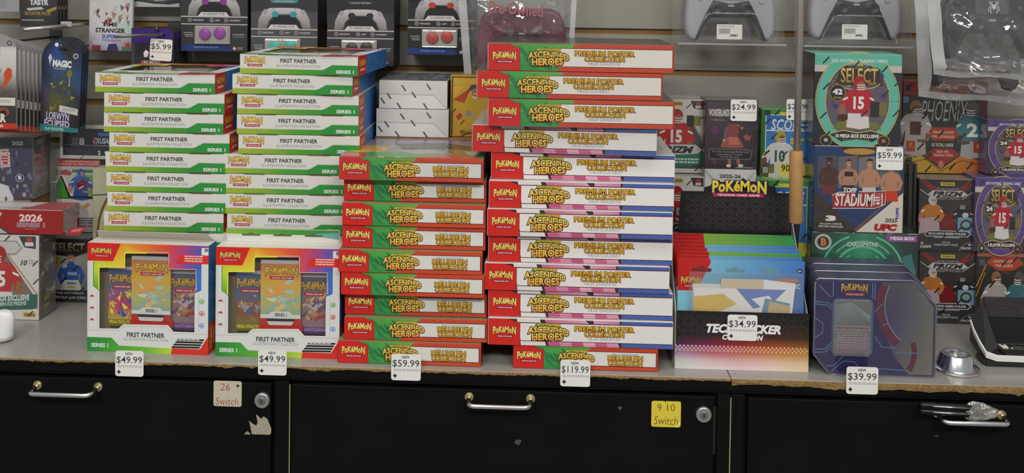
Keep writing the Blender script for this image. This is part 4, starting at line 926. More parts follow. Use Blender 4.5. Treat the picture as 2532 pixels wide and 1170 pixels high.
A = Art(130, 80); A.rect(0, 0, 130, 80, 'b8b8b0'); A.rect(7, 9, 130, 72, '2a2a34'); A.scrib(30, 32, 46, 48, 3, 'a8a8a8', 2); A.text('8', 48, 30, 62, 48, 'd8d6d4', .05); A.text('CRUSADE', 84, 30, 140, 44, 'a8b4c8', .03, .2); A.rect(96, 18, 128, 26, '3a6a9a'); A.text('2', 96, 60, 103, 70, 'd0cecc', .04); A.text('0', 113, 60, 121, 70, 'd0cecc', .04); A.poly([(84, 32), (88, 30), (94, 46), (90, 48)], 'a84a50'); A.line([(10, 47), (128, 49)], 1.5, '8a8a90'); seals(A, [(52, 4), (56, 76), (14, 22)], 6, '5a5a58')
bgbox('framed_card_box', 'dark navy card box with a white frame and large number 8', (148, 308, 276, 388), .285, .05, A, {'f': 'b8b8b0', 't': '6a6c6a', 'r': 'a0a09a'}, zb=z6)
A = Art(60, 165); A.rect(0, 0, 60, 165, 'a8a68c'); A.arc(64, 84, 54, 100, 260, 5, '6a5a34', 60); A.arc(64, 84, 49, 100, 260, 3, 'c0b490', 55); A.poly([(30, 60), (60, 40), (60, 130), (34, 118)], '7a7666'); A.line([(0, 32), (60, 30)], 1.5, '4a4a40')
bgbox('cream_card_box', 'cream card box with a round emblem, half behind the far left stack', (229, 418, 300, 600), .2500, .034, A, {'f': 'a8a68c', 't': 'b4b29a', 'r': '9a987e', 'l': 'b0ae96'}, zb=T + .0003, wrap=False)
CL = clear('clear_case', .14, .12, haze=.14, hazecol='a8aca8', tint=(.85, .88, .86, 1))
a0, b0 = at(123, 470, .272), at(139, 470, .272); t = thing('clear_card_case', 'narrow clear plastic card case beside the hockey player box', 'plastic case', ((a0.x + b0.x) / 2, .272, z4 + .0002))
link('shell', boxmesh(b0.x - a0.x, .036, at(131, 372, .272).z - z4, CL, bev=.0008), t)
for zz in (.0, .045, .092): link('shelf_rib', boxmesh(b0.x - a0.x - .001, .030, .0016, mat('case_edge', 'a8aaa6', rough=.3), bev=.0003), t, (0, .002, zz + .004))
# -- behind the red-green stack
cx0, cx1 = at(930, 300, .19).x, at(1214, 300, .19).x
zc = at(1022, 340, .19).z - T
carton_plain('plain brown carton behind the red-green stack, under the white boxes', cx0 - .002, cx1, .190, .330, zc)
def white_panini(seed):
    A = Art(175, 68); A.rect(0, 0, 175, 68, 'c0beb8'); A.poly([(0, 32), (140, 34), (172, 64), (172, 68), (0, 68)], 'cac8c2'); A.line([(0, 33), (140, 34), (172, 66)], 1.5, '8e8c88'); rnd = random.Random(seed)
    for x, y in ((62, 18), (24, 38), (88, 34), (126, 14), (118, 62), (50, 62), (8, 50)): A.poly([(x - 6, y - 7), (x - 2, y - 8), (x + 8, y + 6), (x + 4, y + 8)], '5a5854')
    return A
sv = speckle_side(['3a342c', '5a4a34', '4a4a44', '7a6a58', '2a2824'], 3, 60, 68, 14)
tA = Art(175, 100); tA.rect(0, 0, 175, 100, '5a5c5e'); rnd = random.Random(3)
for i in range(40): x, y = rnd.uniform(2, 150), rnd.uniform(2, 90); tA.poly([(x, y), (x + rnd.uniform(8, 26), y + rnd.uniform(-3, 3)), (x + 12, y + 7)], rnd.choice(['8a8c90', '3a3a3e', 'a0a0a4', '6a7080']))
b = bgbox('white_card_box', 'lower of the two plain white sealed boxes behind the red-green stack', (930, 270, 1110, 338), .190, .135, white_panini(2), {'f': 'c0beb8', 't': 'b0aea8', 'r': '3a342c', 'l': 'b0aea8'}, zb=T + zc + .0004, sides=sv, group='white sealed boxes', wrap=False)
b2 = bgbox('white_card_box', 'upper of the two plain white sealed boxes behind the red-green stack', (937, 200, 1107, 268), .190, .135, white_panini(4), {'f': 'c0beb8', 't': 'b0aea8', 'r': '3a342c', 'l': 'b0aea8'}, zb=b['zt'] - .001, sides=sv, group='white sealed boxes', wrap=False)
tA.put('top_print', b2, .12, .125, (-.002, .008, b2['zt'] - .0016 - b2.location.z), TOP)
def yellow_race():
    A = Art(110, 155); A.rect(0, 0, 110, 155, 'b88a20'); A.rect(3, 3, 110, 152, '4a3a20'); A.rect(7, 6, 110, 152, 'c29422'); A.poly([(7, 30), (40, 26), (7, 60)], 'd0a030'); A.poly([(8, 62), (60, 30), (40, 70)], 'a8401e'); A.poly([(50, 24), (110, 20), (110, 50)], 'a8701c')
    A.rect(10, 12, 40, 22, 'b8a030'); bust(A, 72, 22, 17, 'c09a24', '9a6a4e', '3a342c'); A.poly([(48, 42), (60, 24), (82, 22), (92, 34), (70, 32)], '3a3c40'); A.line([(64, 54), (72, 57), (80, 53)], 4, 'dcd4cc')
    A.poly([(16, 104), (30, 94), (36, 104), (24, 114)], 'b03024'); A.circ(52, 96, 9, '8a8a7a', 7); A.circ(66, 102, 8, '9a9a8a', 6); A.arc(60, 190, 46, 200, 320, 4, '4a3216', 44); A.arc(60, 190, 36, 200, 320, 3, '4a3216', 34); A.text('WIN A CHANCE', 28, 138, 92, 150, '3a2a14', .03); seals(A, [(10, 90), (36, 118)], 7, '3a2a16'); return A
bgbox('racing_card_box', 'yellow card box with a smiling driver in yellow, beside the tallest stack', (1113, 186, 1208, 345), .205, .05, yellow_race(), {'f': 'c29422', 't': '8a7a48', 'r': 'b88a20', 'l': '5a4a28'}, zb=T + zc + .0004)
# -- between the tallest stack and the teal box
def prizm_white():
    A = Art(82, 170); A.rect(-20, 0, 82, 170, 'c0bcb4'); A.poly([(10, 130), (52, 52), (76, 90), (82, 150), (82, 160), (0, 160)], '4a4846'); A.line([(52, 52), (74, 80), (80, 120)], 2, '9a7a4a'); A.rect(4, 4, 30, 14, 'b89a34'); A.text('PANINI', 7, 6, 28, 12, '4a3a20', .02); A.poly([(48, 2), (79, 2), (79, 22), (56, 20)], '3a3a3c'); A.rect(62, 5, 72, 12, 'a83a34'); A.rect(60, 13, 74, 19, 'b8b4b0')
    player(A, 16, 22, 16, 'a82a2a', '9a2024', 'b8b4b0', '15', ball=False); A.rect(40, 36, 57, 62, '2e2c2c'); A.rect(57, 37, 73, 60, '7e7434'); A.poly([(0, 104), (62, 104), (78, 116), (64, 128), (0, 128)], 'b4b0aa'); A.text('PRIZM', -28, 108, 58, 124, '2e2c2c', .05, .3); A.poly([(0, 130), (76, 124), (80, 150), (0, 158)], '2c6a50'); A.scrib(12, 136, 70, 150, 2, 'b8c8b8', 4, .6); seals(A, [(44, 14), (66, 160), (76, 40)], 6, '3a3834')
    return A
YP = .205
b = bgbox('football_card_box', 'white football card box lowest behind the black display, mostly hidden', (1655, 440, 1742, 600), YP, .06, None, {'f': 'c0bcb4', 't': '9a9a96', 'r': '6a6866'}, zb=T + .0003, h=.134, wrap=False)
b = bgbox('football_card_box', 'white football card box peeking out beside the lattice header', (1655, 430, 1742, 600), YP, .06, prizm_white(), {'f': 'c0bcb4', 't': '9a9a96', 'r': '6a6866'}, zb=b['zt'] - .001, h=.134)
bgbox('football_card_box', 'upper white football card box with red player, right of the tallest stack', (1655, 250, 1742, 415), .225, .06, prizm_white(), {'f': 'c0bcb4', 't': '9a9a96', 'r': '6a6866'}, zb=b['zt'], h=.131)
def hockey_white():
    A = Art(128, 140); A.rect(0, 0, 128, 140, 'b8b8b4'); A.poly([(0, 0), (30, 20), (64, 26), (98, 20), (128, 0), (128, 4), (100, 30), (64, 36), (28, 30), (0, 6)], 'a0a09e'); A.text('2025-26', 36, 8, 90, 15, '4a3a44', .04); A.text('HOCKEY', 48, 17, 80, 22, '5a4a54', .03); A.circ(28, 40, 16, '2a3040', 14); return A
YW_ = .200
b = bgbox('hockey_card_box', 'lower white hockey card box behind the lattice header', (1741, 480, 1869, 600), YW_, .06, None, {'f': 'b8b8b4', 't': '9a9a98'}, zb=T + .0003, h=.1405, wrap=False)
b = bgbox('hockey_card_box', 'white hockey card box showing its date above the lattice header', (1741, 418, 1869, 600), YW_, .06, hockey_white(), {'f': 'b8b8b4', 't': '9a9a98', 'r': '8a8a88'}, zb=b['zt'] - .001, h=.1425, wrap=False)
def wonder():
    A = Art(130, 168); A.rect(0, 0, 130, 168, '3a2f32'); grid(A, 4, 4, 126, 164, [['4a4044', '3a2e32'], ['3a2c34', '362c30'], ['322a30', '30282c']])
    A.text('WONDERLANDS', 8, 22, 60, 40, 'c8c0c0', .03); A.text('Trading Cards', 14, 46, 48, 52, '9a8a90', .01); A.circ(24, 74, 9, '5a2c50', 10); A.poly([(96, 88), (104, 82), (110, 88), (116, 84), (112, 98), (100, 98)], '8a4a3c'); A.poly([(20, 150), (16, 138), (22, 144), (26, 136), (30, 146), (27, 158), (20, 158)], '5a2c50')
    A.poly([(58, 58), (78, 58), (84, 76), (82, 90), (58, 90), (54, 76)], '7a3a34'); A.poly([(55, 90), (84, 90), (98, 114), (88, 117), (44, 117), (38, 112)], '8a4a40'); A.poly([(58, 90), (80, 90), (86, 108), (60, 110)], 'a8604a'); A.poly([(58, 60), (48, 72), (46, 94), (50, 100), (54, 92), (56, 76)], '6a4a58'); A.poly([(78, 60), (92, 72), (96, 66), (92, 64), (88, 68), (82, 58)], 'a0624a'); A.circ(47, 99, 4, 'a8765c'); A.rect(58, 137, 66, 158, '8a5a4a'); A.rect(80, 137, 88, 156, '8a5a4a'); A.circ(60, 161, 6, 'c0b4b0', 4); A.circ(90, 160, 7, 'c0b4b0', 4)
    A.poly([(12, 120), (112, 120), (117, 126), (117, 140), (112, 145), (12, 145), (10, 140), (10, 124)], '7a6a6a'); A.poly([(13, 121.5), (111, 121.5), (115.5, 127), (115.5, 139), (111, 143.5), (13, 143.5), (11.5, 139), (11.5, 125)], '221c20'); A.text('Trove Base Set Strategist Parallel Cards', 18, 124, 110, 130, '9a8c90', 0); A.text('Collect Platinum, Tetramins', 30, 131, 94, 136, '9a8c90', 0); A.text('and Two New cards', 40, 137, 84, 141, '9a8c90', 0); A.rect(78, 164, 122, 165.5, 'a09898')
    return A
b = bgbox('story_card_box', 'dark brown card box with a figure in a red dress and $24.99 sticker', (1743, 247, 1873, 416), YW_, .055, wonder(), {'f': '3a2f32', 't': '6a6a66', 'r': '2e2628'}, zb=b['zt'] - .001)
A = Art(100, 85); price(A, 0, 0, 100, 85, '$24.99'); a0, b0 = at(1806, 299, YW_ - .003), at(1872, 247, YW_ - .003)
A.put('price_sticker', b, b0.x - a0.x, b0.z - a0.z, ((a0.x + b0.x) / 2 - b.location.x, -.0026, a0.z - b.location.z), material=MATTE)['label'] = 'white $24.99 price sticker'
def score_green(full=True):
    A = Art(124, 158); A.rect(0, 0, 124, 158, '3f7a38'); A.poly([(0, 0), (8, 0), (8, 158), (0, 158)], '2c5c2c'); A.poly([(10, 12), (118, 12), (118, 150), (10, 150)], 'b0c4c8'); grid(A, 12, 14, 116, 148, [['2c5a98', '2c5a98'], ['2a6aa8', '3a7ab4'], ['2a5a96', '2c64a4']]); A.rect(8, 2, 22, 14, '2a2a38'); A.rect(46, 6, 92, 14, 'b8b838'); A.text('SCORE', 24, 22, 110, 50, 'a8bccc', .04, .15, out='1e4a86', outw=.06)
    A.line([(12, 50), (116, 50)], 3, 'b8c8d0'); player(A, 48, 50, 15.5, 'b8b8b4', '9a8a38', 'b0b0a4', '10', skin='6a4632', f=1, numc='2c4438', trim='4a6a44', ball=True); A.rect(74, 68, 108, 74, 'a8b040'); A.rect(74, 76, 102, 82, '9aa83c'); A.rect(4, 128, 20, 156, '3a3a34'); A.rect(5, 138, 18, 152, '8a8c80'); A.rect(20, 130, 34, 152, '5e5a32'); A.rect(46, 128, 116, 156, 'c0b43a'); A.text('90', 52, 131, 74, 148, '2a2a20', .02); seals(A, [(40, 6), (16, 28), (32, 64), (14, 104), (60, 106), (110, 116)], 8, '16241a'); return A
YG = .178
gt = Art(124, 60); gt.rect(0, 0, 124, 60, '5a8c52')
for i in range(4): gt.circ(20 + 24 * i, 30, 8, 'b8b84a', 10); gt.circ(22 + 24 * i, 46, 7, 'a8b860', 6)
b = bgbox('green_card_box', 'lower bright green card box standing behind the black display', (1876, 500, 2003, 700), YG, .075, score_green(), {'f': '3f7a38', 't': '4f8248', 'r': '3a7434'}, zb=T + .0003, h=.137)
b = bgbox('green_card_box', 'bright green card box directly behind the hanging wooden handle', (1876, 440, 2003, 600), YG, .075, score_green(), {'f': '3f7a38', 't': '5a8c52', 'r': '3a7434'}, zb=b['zt'] - .001, h=.1335, group=None)
gt.put('top_print', b, .09, .07, (0, .002, .1335), TOP)
b = bgbox('green_card_box', 'upper green card box with a player in white, price sticker half hidden', (1882, 249, 2004, 407), .205, .052, score_green(), {'f': '3f7a38', 't': '5a8c52', 'r': '3a7434'}, zb=b['zt'], h=.117)
A = Art(100, 85); price(A, 0, 0, 100, 85, '$29.99'); a0, b0 = at(1944, 297, .202), at(2006, 246, .202)
A.put('price_sticker', b, b0.x - a0.x, b0.z - a0.z, ((a0.x + b0.x) / 2 - b.location.x, -.0026, a0.z - b.location.z), material=MATTE)['label'] = 'white price sticker with its middle digits hidden'
# -- teal, blue and green boxes piled beside the wooden handle
def smith():
    A = Art(265, 290); grid(A, 0, 0, 265, 290, [['20302a', '2a4a3a', '3a7a5a', '2a4a40', '22302e'], ['1e2a28', '2c6a4a', '3f9a6a', '2f6a50', '24322e'], ['20282a', '24463a', '2a5a48', '26423c', '20282a'], ['1c2224', '1e2a2a', '20302c', '1e2a2a', '1c2224']])
    for r, a0, a1, w in ((64, 200, 340, 6), (80, 215, 325, 4), (98, 190, 250, 5), (98, 290, 350, 5), (50, 180, 230, 4), (50, 310, 360, 4)): A.arc(128, 92, r, a0, a1, w, '5aa884', r * .9)
    A.circ(29, 24, 21, 'b8b4a8'); A.circ(29, 24, 17, '8a867a'); A.circ(29, 24, 14, '2a2622'); A.text('B', 23, 14, 37, 34, 'c07a34', .04); A.text('CARDSMITHS', 88, 22, 166, 34, 'b8c4b4', .03, .2, out='2c4a3c', outw=.03)
    A.poly([(182, 3), (262, 3), (262, 19), (192, 19)], '8a4a86'); A.text('MEGA BOX', 196, 6, 256, 15, 'e0d8e0', .04); A.poly([(226, 60), (248, 50), (262, 100), (250, 120), (230, 100)], '3a6a66'); return A
YU = .152
b = bgbox('green_dark_card_box', 'dark green card box with concentric arcs and a round coin emblem, under the blue box', (2003, 577, 2268, 860), YU, .10, smith(), {'f': '20302a', 't': '2a3a34', 'r': '1c2624'}, zb=T + .0003)
def stadium_blue():
    A = Art(220, 212); A.rect(0, 0, 220, 212, '2a2624'); A.poly([(0, 0), (220, 0), (220, 110), (110, 210), (0, 110)], '24365e'); A.poly([(0, 112), (108, 206), (60, 212), (0, 212)], '3a3028'); A.poly([(220, 112), (106, 212), (220, 212)], 'c4bcae'); A.poly([(220, 100), (150, 168), (106, 212), (100, 206)], '6a4a34')
    A.poly([(56, 0), (164, 0), (130, 26), (110, 30), (86, 24)], '3a2c1e'); A.circ(110, 12, 40, 'a8803c', 8)
    for x, c in ((8, '4a4650'), (58, '5e5a5e'), (108, '6a686a'), (160, '5e5a5e')): A.poly([(x, 26), (x + 48, 22), (x + 48, 100), (x, 104)], c)
    bust(A, 36, 26, 11.5, '5a3a30', '4a2e24', '1e1614', legs='6a2c2a', bare=True); bust(A, 84, 30, 11, '2a2628', 'a0745c', '2e211a', legs='2a2628', bare=True); A.rect(74, 62, 96, 74, '2a2628'); bust(A, 136, 28, 12, '2a2628', 'a8785c', '1c1614', legs='b8b4b0', bare=True); bust(A, 190, 36, 12, '2a2628', 'a8785c', '3a2a20', legs='b8381e', bare=True)
    A.poly([(44, 122), (52, 116), (176, 110), (176, 140), (160, 150), (46, 152)], '8e2a2c'); A.line([(44, 122), (60, 114), (176, 108), (176, 142), (150, 152), (46, 154)], 2, 'c8c0bc'); A.text('STADIUM', 52, 116, 146, 148, 'd4ccc6', .03, .1); A.rect(147, 114, 170, 144, 'cfc6c0'); A.text('CLUB', 142, 120, 175, 138, '9a2a2c', .05, rot=-90); A.text('TOPPS', 72, 102, 112, 114, 'd8d4d0', .04, .2); A.line([(110, 100), (104, 126)], 6, '2c2a5e')
    A.text('3', 30, 172, 56, 186, 'd4d0cc', .07); A.poly([(10, 190), (76, 190), (82, 197), (76, 204), (10, 204), (6, 197)], '24201e'); A.text('EXCLUSIVE CHROME', 16, 191, 70, 195, 'c0bcb8', .03); A.text('SPECTRA PARALLELS', 12, 197, 74, 202, 'c0bcb8', .03); A.text('2025', 176, 176, 208, 186, '4a443e', .04, .15); A.text('UFC', 150, 190, 208, 208, '9c2422', .09, .2); A.text('TOPPS', 192, 160, 222, 168, '34348a', .05, rot=-90); A.line([(14, 150), (10, 168)], 5, '2c2a5e'); return A
b = bgbox('fight_card_box', 'blue card box with four fighters and a $59.99 sticker, under the teal box', (2012, 362, 2234, 575), YU, .085, stadium_blue(), {'f': '24365e', 't': '9a9a9e', 'r': '1e2a48', 'l': '28385c'}, zb=b['zt'] - .0004)
A = Art(100, 85); price(A, 0, 0, 100, 85, '$59.99'); a0, b0 = at(2166, 420, YU - .003), at(2234, 365, YU - .003)
A.put('price_sticker', b, b0.x - a0.x, b0.z - a0.z, ((a0.x + b0.x) / 2 - b.location.x, -.0026, a0.z - b.location.z), material=MATTE)['label'] = 'white $59.99 price sticker'
zu = b['zt']
def select_box(main, dark, top_strip, num, w=220, h=215, small=False):
    A = Art(220, 215); A.rect(0, 0, 220, 215, dark); A.rect(0, 0, 220, 26, main); A.poly([(0, 26), (54, 26), (40, 42), (0, 42)], 'b8b0a4'); A.poly([(220, 26), (172, 26), (184, 42), (220, 42)], 'b8b0a4')
    for cx, s in ((110, 1),):
        A.arc(110, 110, 93, 0, 360, 22, main, 104, 40); A.arc(110, 110, 106, 0, 360, 2.5, 'b89a5a', 116, 40); A.arc(110, 110, 81, 0, 360, 2.5, 'b89a5a', 92, 40)
    A.circ(110, 112, 80, '58525c', 90, 30); rnd = random.Random(4)
    for i in range(30): A.circ(110 + rnd.uniform(-66, 66), 110 + rnd.uniform(-60, 60), rnd.uniform(4, 9), rnd.choice(['4a4668', '6a5a60', '3a3a58', '8a7a84', '9a9298']), rnd.uniform(5, 12), 8)
    A.poly([(48, 178), (64, 160), (160, 160), (172, 178)], '6a6a2c'); A.rect(0, 0, 220, 14, main); A.text(top_strip, 42, 11, 184, 19, 'c8d4cc', .02); A.rect(98, 21, 122, 27, '9aa03c')
    A.poly([(62, 40), (82, 26), (96, 34), (166, 34), (166, 56), (176, 74), (46, 74), (58, 56)], '3a3026'); A.text('SELECT', 66, 32, 160, 68, ['cdb06a', '8a6a34'], .02, out='221a14', outw=.04); A.text('2025', 136, 66, 156, 72, 'b09454', .02)
    A.arc(110, 60, 60, 20, 160, 2.5, 'b89a5a', 24); player(A, 113, 52, 16, 'a6222c', '981c26', 'c8c2c0', '15', skin='8e5a44', f=1)
    A.circ(59, 92, 21, '8a6f3c'); A.circ(59, 92, 18.5, '26221f'); A.text(num, 46, 82, 72, 96, 'dcd8d4', .05); A.text('Total Cards', 48, 100, 70, 106, 'a8923c', .02); A.rect(142, 112, 166, 148, '2a2828'); A.rect(165, 113, 184, 146, '6e6434')
    A.poly([(40, 190), (76, 180), (110, 186), (146, 180), (180, 190), (150, 208), (110, 202), (70, 208)], '2c2620'); A.line([(40, 190), (76, 181), (110, 187), (146, 181), (180, 190)], 2.5, 'b89a5a'); A.text('10 MEGA BOX EXCLUSIVE' if num == '42' else '3 BLASTER EXCLUSIVE', 56, 190, 166, 199, 'd8d4d0', .04, .1); A.text('Prizm Parallels', 76, 201, 144, 206, '9a8a4a', .0)
    for x in (32, 178): A.circ(x, 205, 16, '8a6f3c', 14, 14); A.circ(x, 206, 13.5, '26221f', 12, 14); A.circ(x, 205, 6, 'a8504a' if x > 100 else '9a9aa4', 5, 8)
    seals(A, [(28, 14), (104, 24), (176, 34), (30, 76), (180, 92), (24, 146), (128, 140), (34, 192), (208, 138), (210, 66)], 9, '24302c'); return A
b = bgbox('teal_card_box', 'teal and black football card box, highest of the pile beside the wooden handle', (2012, 134, 2229, 351), YU + .004, .075, select_box('5aa894', '26242a', '2025 FOOTBALL TRADING CARDS', '42'), {'f': '26242a', 't': '6ab4a0', 'l': '2a2a30', 'r': '222228'}, zb=zu)
# clear ribbed cases stacked behind the blue box
AC = clear('smoke_acrylic', .1, .1, haze=.3, hazecol='3a3a38', tint=(.45, .45, .43, 1))
for i in range(2):
    a0, b0 = at(2238, 500, .258), at(2266, 500, .258)
    zz = [T + .0003, T + .1455][i]; t = thing('acrylic_case', ['lower smoky clear plastic case between blue and dark red boxes', 'upper smoky clear plastic case between blue and dark red boxes'][i], 'plastic case', ((a0.x + b0.x) / 2, .258, zz), 0, 'smoky plastic cases')
    link('shell', boxmesh(b0.x - a0.x, .05, .144, AC, bev=.001), t)
    for k in range(2): link('rib', boxmesh(.0022, .002, .142, BLKPLA, bev=.0004), t, (-.006 + .010 * k, -.0022, .001))
    link('hinge_strip', boxmesh(b0.x - a0.x, .0022, .012, BLKPLA, bev=.0004), t, (0, -.0024, [.10, .02][i]))
# -- right end
def prizm_dark():
    A = Art(145, 182); A.rect(0, 0, 145, 182, '34302e'); A.poly([(2, 4), (16, 2), (48, 26), (36, 34)], '7a2226'); A.poly([(143, 4), (128, 2), (98, 26), (110, 34)], '7a2226'); A.line([(2, 26), (40, 52)], 2, 'a8a4a0'); A.line([(143, 26), (110, 50)], 2, 'a8a4a0'); A.rect(54, 7, 90, 16, 'bfa636'); A.text('PANINI', 58, 9, 86, 14, '4a3a20', .03); A.text('PANINI', 46, 22, 100, 26, 'a8a4a0', 0); A.poly([(22, 38), (34, 28), (110, 28), (124, 38), (110, 44), (34, 44)], 'b0aca8'); A.text('PRIZM', 34, 30, 112, 43, '34302e', .05, .25); A.text('DRAFT PICKS', 40, 46, 106, 51, '8a8682', .02)
    A.rect(56, 86, 94, 128, '6a1c20'); player(A, 34, 42, 11.5, 'a8662a', 'a8a4a4', 'a89090', '', f=1, skin='9a6a50', ball=False); A.poly([(4, 100), (44, 96), (54, 128), (0, 140)], 'a08a8e'); player(A, 114, 54, 10, '26262a', '34343a', '2a2a2e', '', f=-1, skin='5a3e30', mask='b0b4b8'); A.circ(119, 90, 8, 'b0aeac', 7)
    A.rect(100, 96, 143, 134, '6a88a0'); A.circ(121, 115, 15, '2a3a3a', 14); A.circ(121, 114, 10, '7a8a86', 8); A.poly([(14, 140), (24, 130), (126, 130), (136, 138), (126, 146), (20, 146)], 'a8a6a4'); A.poly([(16, 140), (26, 132), (124, 132), (132, 138), (124, 144), (22, 144)], '26242a'); A.text('EXCLUSIVE GREEN PULSAR', 26, 135, 122, 141, 'c0bcb8', .03); A.rect(0, 147, 145, 182, '2c2a2c'); A.rect(40, 147, 106, 149, '9a9896'); A.text('5', 6, 160, 14, 166, 'b8b4a8', .03); A.text('CARDS', 5, 168, 34, 175, 'b8b4a8', .04, .2); A.text('2025', 60, 158, 82, 162, 'a8a6a4', .02); A.text('PRIZM DRAFT PICKS', 42, 164, 102, 169, 'a8a6a4', .03, .1); A.text('PACKS', 110, 171, 140, 177, 'b8b4b0', .04, .2); A.text('6', 128, 161, 136, 168, 'b8b4b0', .04); A.arc(150, 182, 44, 180, 270, 2, '6a6866', 26)
    seals(A, [(52, 38), (46, 98), (62, 150), (104, 126), (130, 8)], 8, '18161a'); return A
YR = .262
b = bgbox('dark_football_card_box', 'lower of two dark red-striped football card boxes beside the grey tin', (2271, 628, 2413, 800), YR, .06, prizm_dark(), {'f': '34302e', 't': '8a8680', 'r': '6a1c20', 'l': '3a3836'}, zb=T + .0003, h=.131, group='dark red-striped card boxes')
b = bgbox('dark_football_card_box', 'upper of two dark red-striped football card boxes', (2271, 438, 2413, 620), YR - .004, .064, prizm_dark(), {'f': '34302e', 't': '8a8680', 'r': '6a1c20', 'l': '3a3836'}, zb=b['zt'], h=.130, group='dark red-striped card boxes')
zr = b['zt']
def phoenix():
    A = Art(210, 208); A.rect(0, 0, 210, 208, '2c2c28'); A.rect(0, 0, 210, 32, '8e2c1e'); A.rect(188, 32, 210, 208, '5a1e16'); A.text('MEGA BOX', 58, 6, 178, 26, 'b86a26', .03, .1); A.rect(6, 10, 18, 24, '2e2c2c'); A.rect(190, 6, 204, 24, '2e2c2c'); A.rect(0, 36, 14, 50, '6a7498'); A.rect(98, 36, 116, 42, 'b89a30'); A.text('PHOENIX', 46, 44, 162, 90, 'b4aea4', -.005, .25)
    A.poly([(0, 172), (44, 166), (98, 196), (150, 164), (198, 168), (210, 176), (210, 208), (0, 208)], ['a88a2a', 'b0882a', 'b8861e', 'b05a1e', 'a84a1c', '8e3a1a', 'a04a1c', 'b09430']); A.line([(30, 172), (50, 166), (98, 198), (148, 164), (208, 180)], 3, '3a2a1c'); A.line([(10, 188), (60, 176), (98, 203), (150, 178), (206, 190)], 2, '5a3a1c')
    player(A, 32, 44, 16, '9a928a', '8a5a3c', '9a928a', '1', skin='6a4634', f=1, numc='4a2a24', ball=False); player(A, 174, 44, 16.5, '3f6e70', '4e4e4e', '98948e', '2', skin='5a3c2c', f=-1, ball=False)
    A.poly([(66, 112), (74, 104), (128, 104), (140, 118), (128, 134), (74, 134)], '98361e'); A.text('MEGA BOX EXCLUSIVE', 76, 112, 128, 118, 'd0a890', .03); A.text('PYRAMIDS PARALLELS', 74, 122, 130, 128, 'd0a890', .03); A.text('42 TOTAL CARDS', 74, 140, 128, 148, 'b8b4ac', .03); A.poly([(58, 172), (76, 152), (128, 152), (146, 164), (100, 192)], '8a2a1e'); A.text('2025 NFL', 86, 156, 118, 162, 'c8a090', .03); A.text('TRADING CARDS', 78, 164, 128, 170, 'c8a090', .03); A.rect(10, 136, 32, 160, '98361e'); A.text('7', 16, 140, 26, 152, 'c07a34', .03); A.rect(178, 134, 202, 160, '98361e'); A.text('6', 185, 138, 194, 150, 'c07a34', .03)
    A.poly([(94, 180), (102, 180), (106, 190), (98, 198), (91, 190)], 'b86a5a'); A.rect(10, 172, 26, 202, '3a3c30'); A.rect(11, 186, 24, 200, '8a8a74'); seals(A, [(14, 14), (104, 24), (174, 20), (56, 78), (120, 92), (134, 64), (196, 70), (24, 64), (40, 108), (96, 118), (150, 124), (66, 170), (126, 192), (66, 198), (170, 190), (200, 176), (46, 148)], 9, '1c1612'); return A
b = bgbox('orange_card_box', 'dark and orange football card box standing on the red-striped boxes', (2231, 200, 2441, 408), .300, .045, phoenix(), {'f': '2c2c28', 't': '6a4a3a', 'r': '5a1e16', 'l': '3a2a24'}, zb=zr)
# purple boxes
def phoenix_small():
    A = Art(150, 150); A.rect(0, 0, 150, 150, '2e2e28'); A.rect(0, 0, 150, 8, 'a05a50'); A.rect(6, 14, 20, 26, '4a5058'); A.poly([(24, 20), (40, 8), (104, 8), (120, 22), (92, 36), (54, 36)], 'a03a20'); A.text('3 BLASTER EXCLUSIVE', 42, 14, 96, 20, 'c8a090', .03); A.text('PARALLELS', 48, 23, 92, 29, 'c8a090', .03); A.line([(0, 70), (24, 24)], 3, 'b0762a'); A.line([(0, 90), (22, 40)], 2, 'b0762a'); A.line([(0, 120), (18, 150)], 3, 'b08a2a')
    player(A, 50, 38, 13, '9c948c', '8a5a3c', '9a928a', '', skin='6a4634', ball=False); player(A, 108, 38, 13, '3a6468', '4e4e4e', '98948e', '', skin='5a3c2c', f=-1, ball=False); A.poly([(30, 100), (66, 92), (90, 94), (112, 106), (118, 150), (20, 150)], '6a1c1e'); A.text('24 TOTAL CARDS', 46, 100, 94, 106, 'd09a90', .02); A.rect(58, 110, 80, 114, 'a88a30'); A.text('PHOENIX', 36, 117, 104, 130, 'ccc6c0', .02, .2); seals(A, [(70, 20), (40, 64), (96, 14)], 8, '1c1612'); return A
b = bgbox('orange_card_box', 'small dark card box with two players, behind the open black case', (2413, 630, 2560, 800), .255, .07, phoenix_small(), {'f': '2e2e28', 't': 'a05a50', 'l': '3a3a34'}, zb=T + .0003, h=.1335)
sp = select_box('54407a', '3a3040', '2025 FOOTBALL TRADING CARDS', '24')
b = bgbox('purple_card_box', 'purple football card box with red player, above the open black case', (2409, 440, 2545, 606), .250, .075, sp, {'f': '54407a', 't': '6a5a80', 'l': '4a3a6a'}, zb=b['zt'])
b = bgbox('purple_card_box', 'upper purple football card box cut off by the right edge of the photograph', (2441, 298, 2590, 405), .268, .06, sp, {'f': '54407a', 't': '5e5a66', 'l': '5a4a72'}, zb=b['zt'])
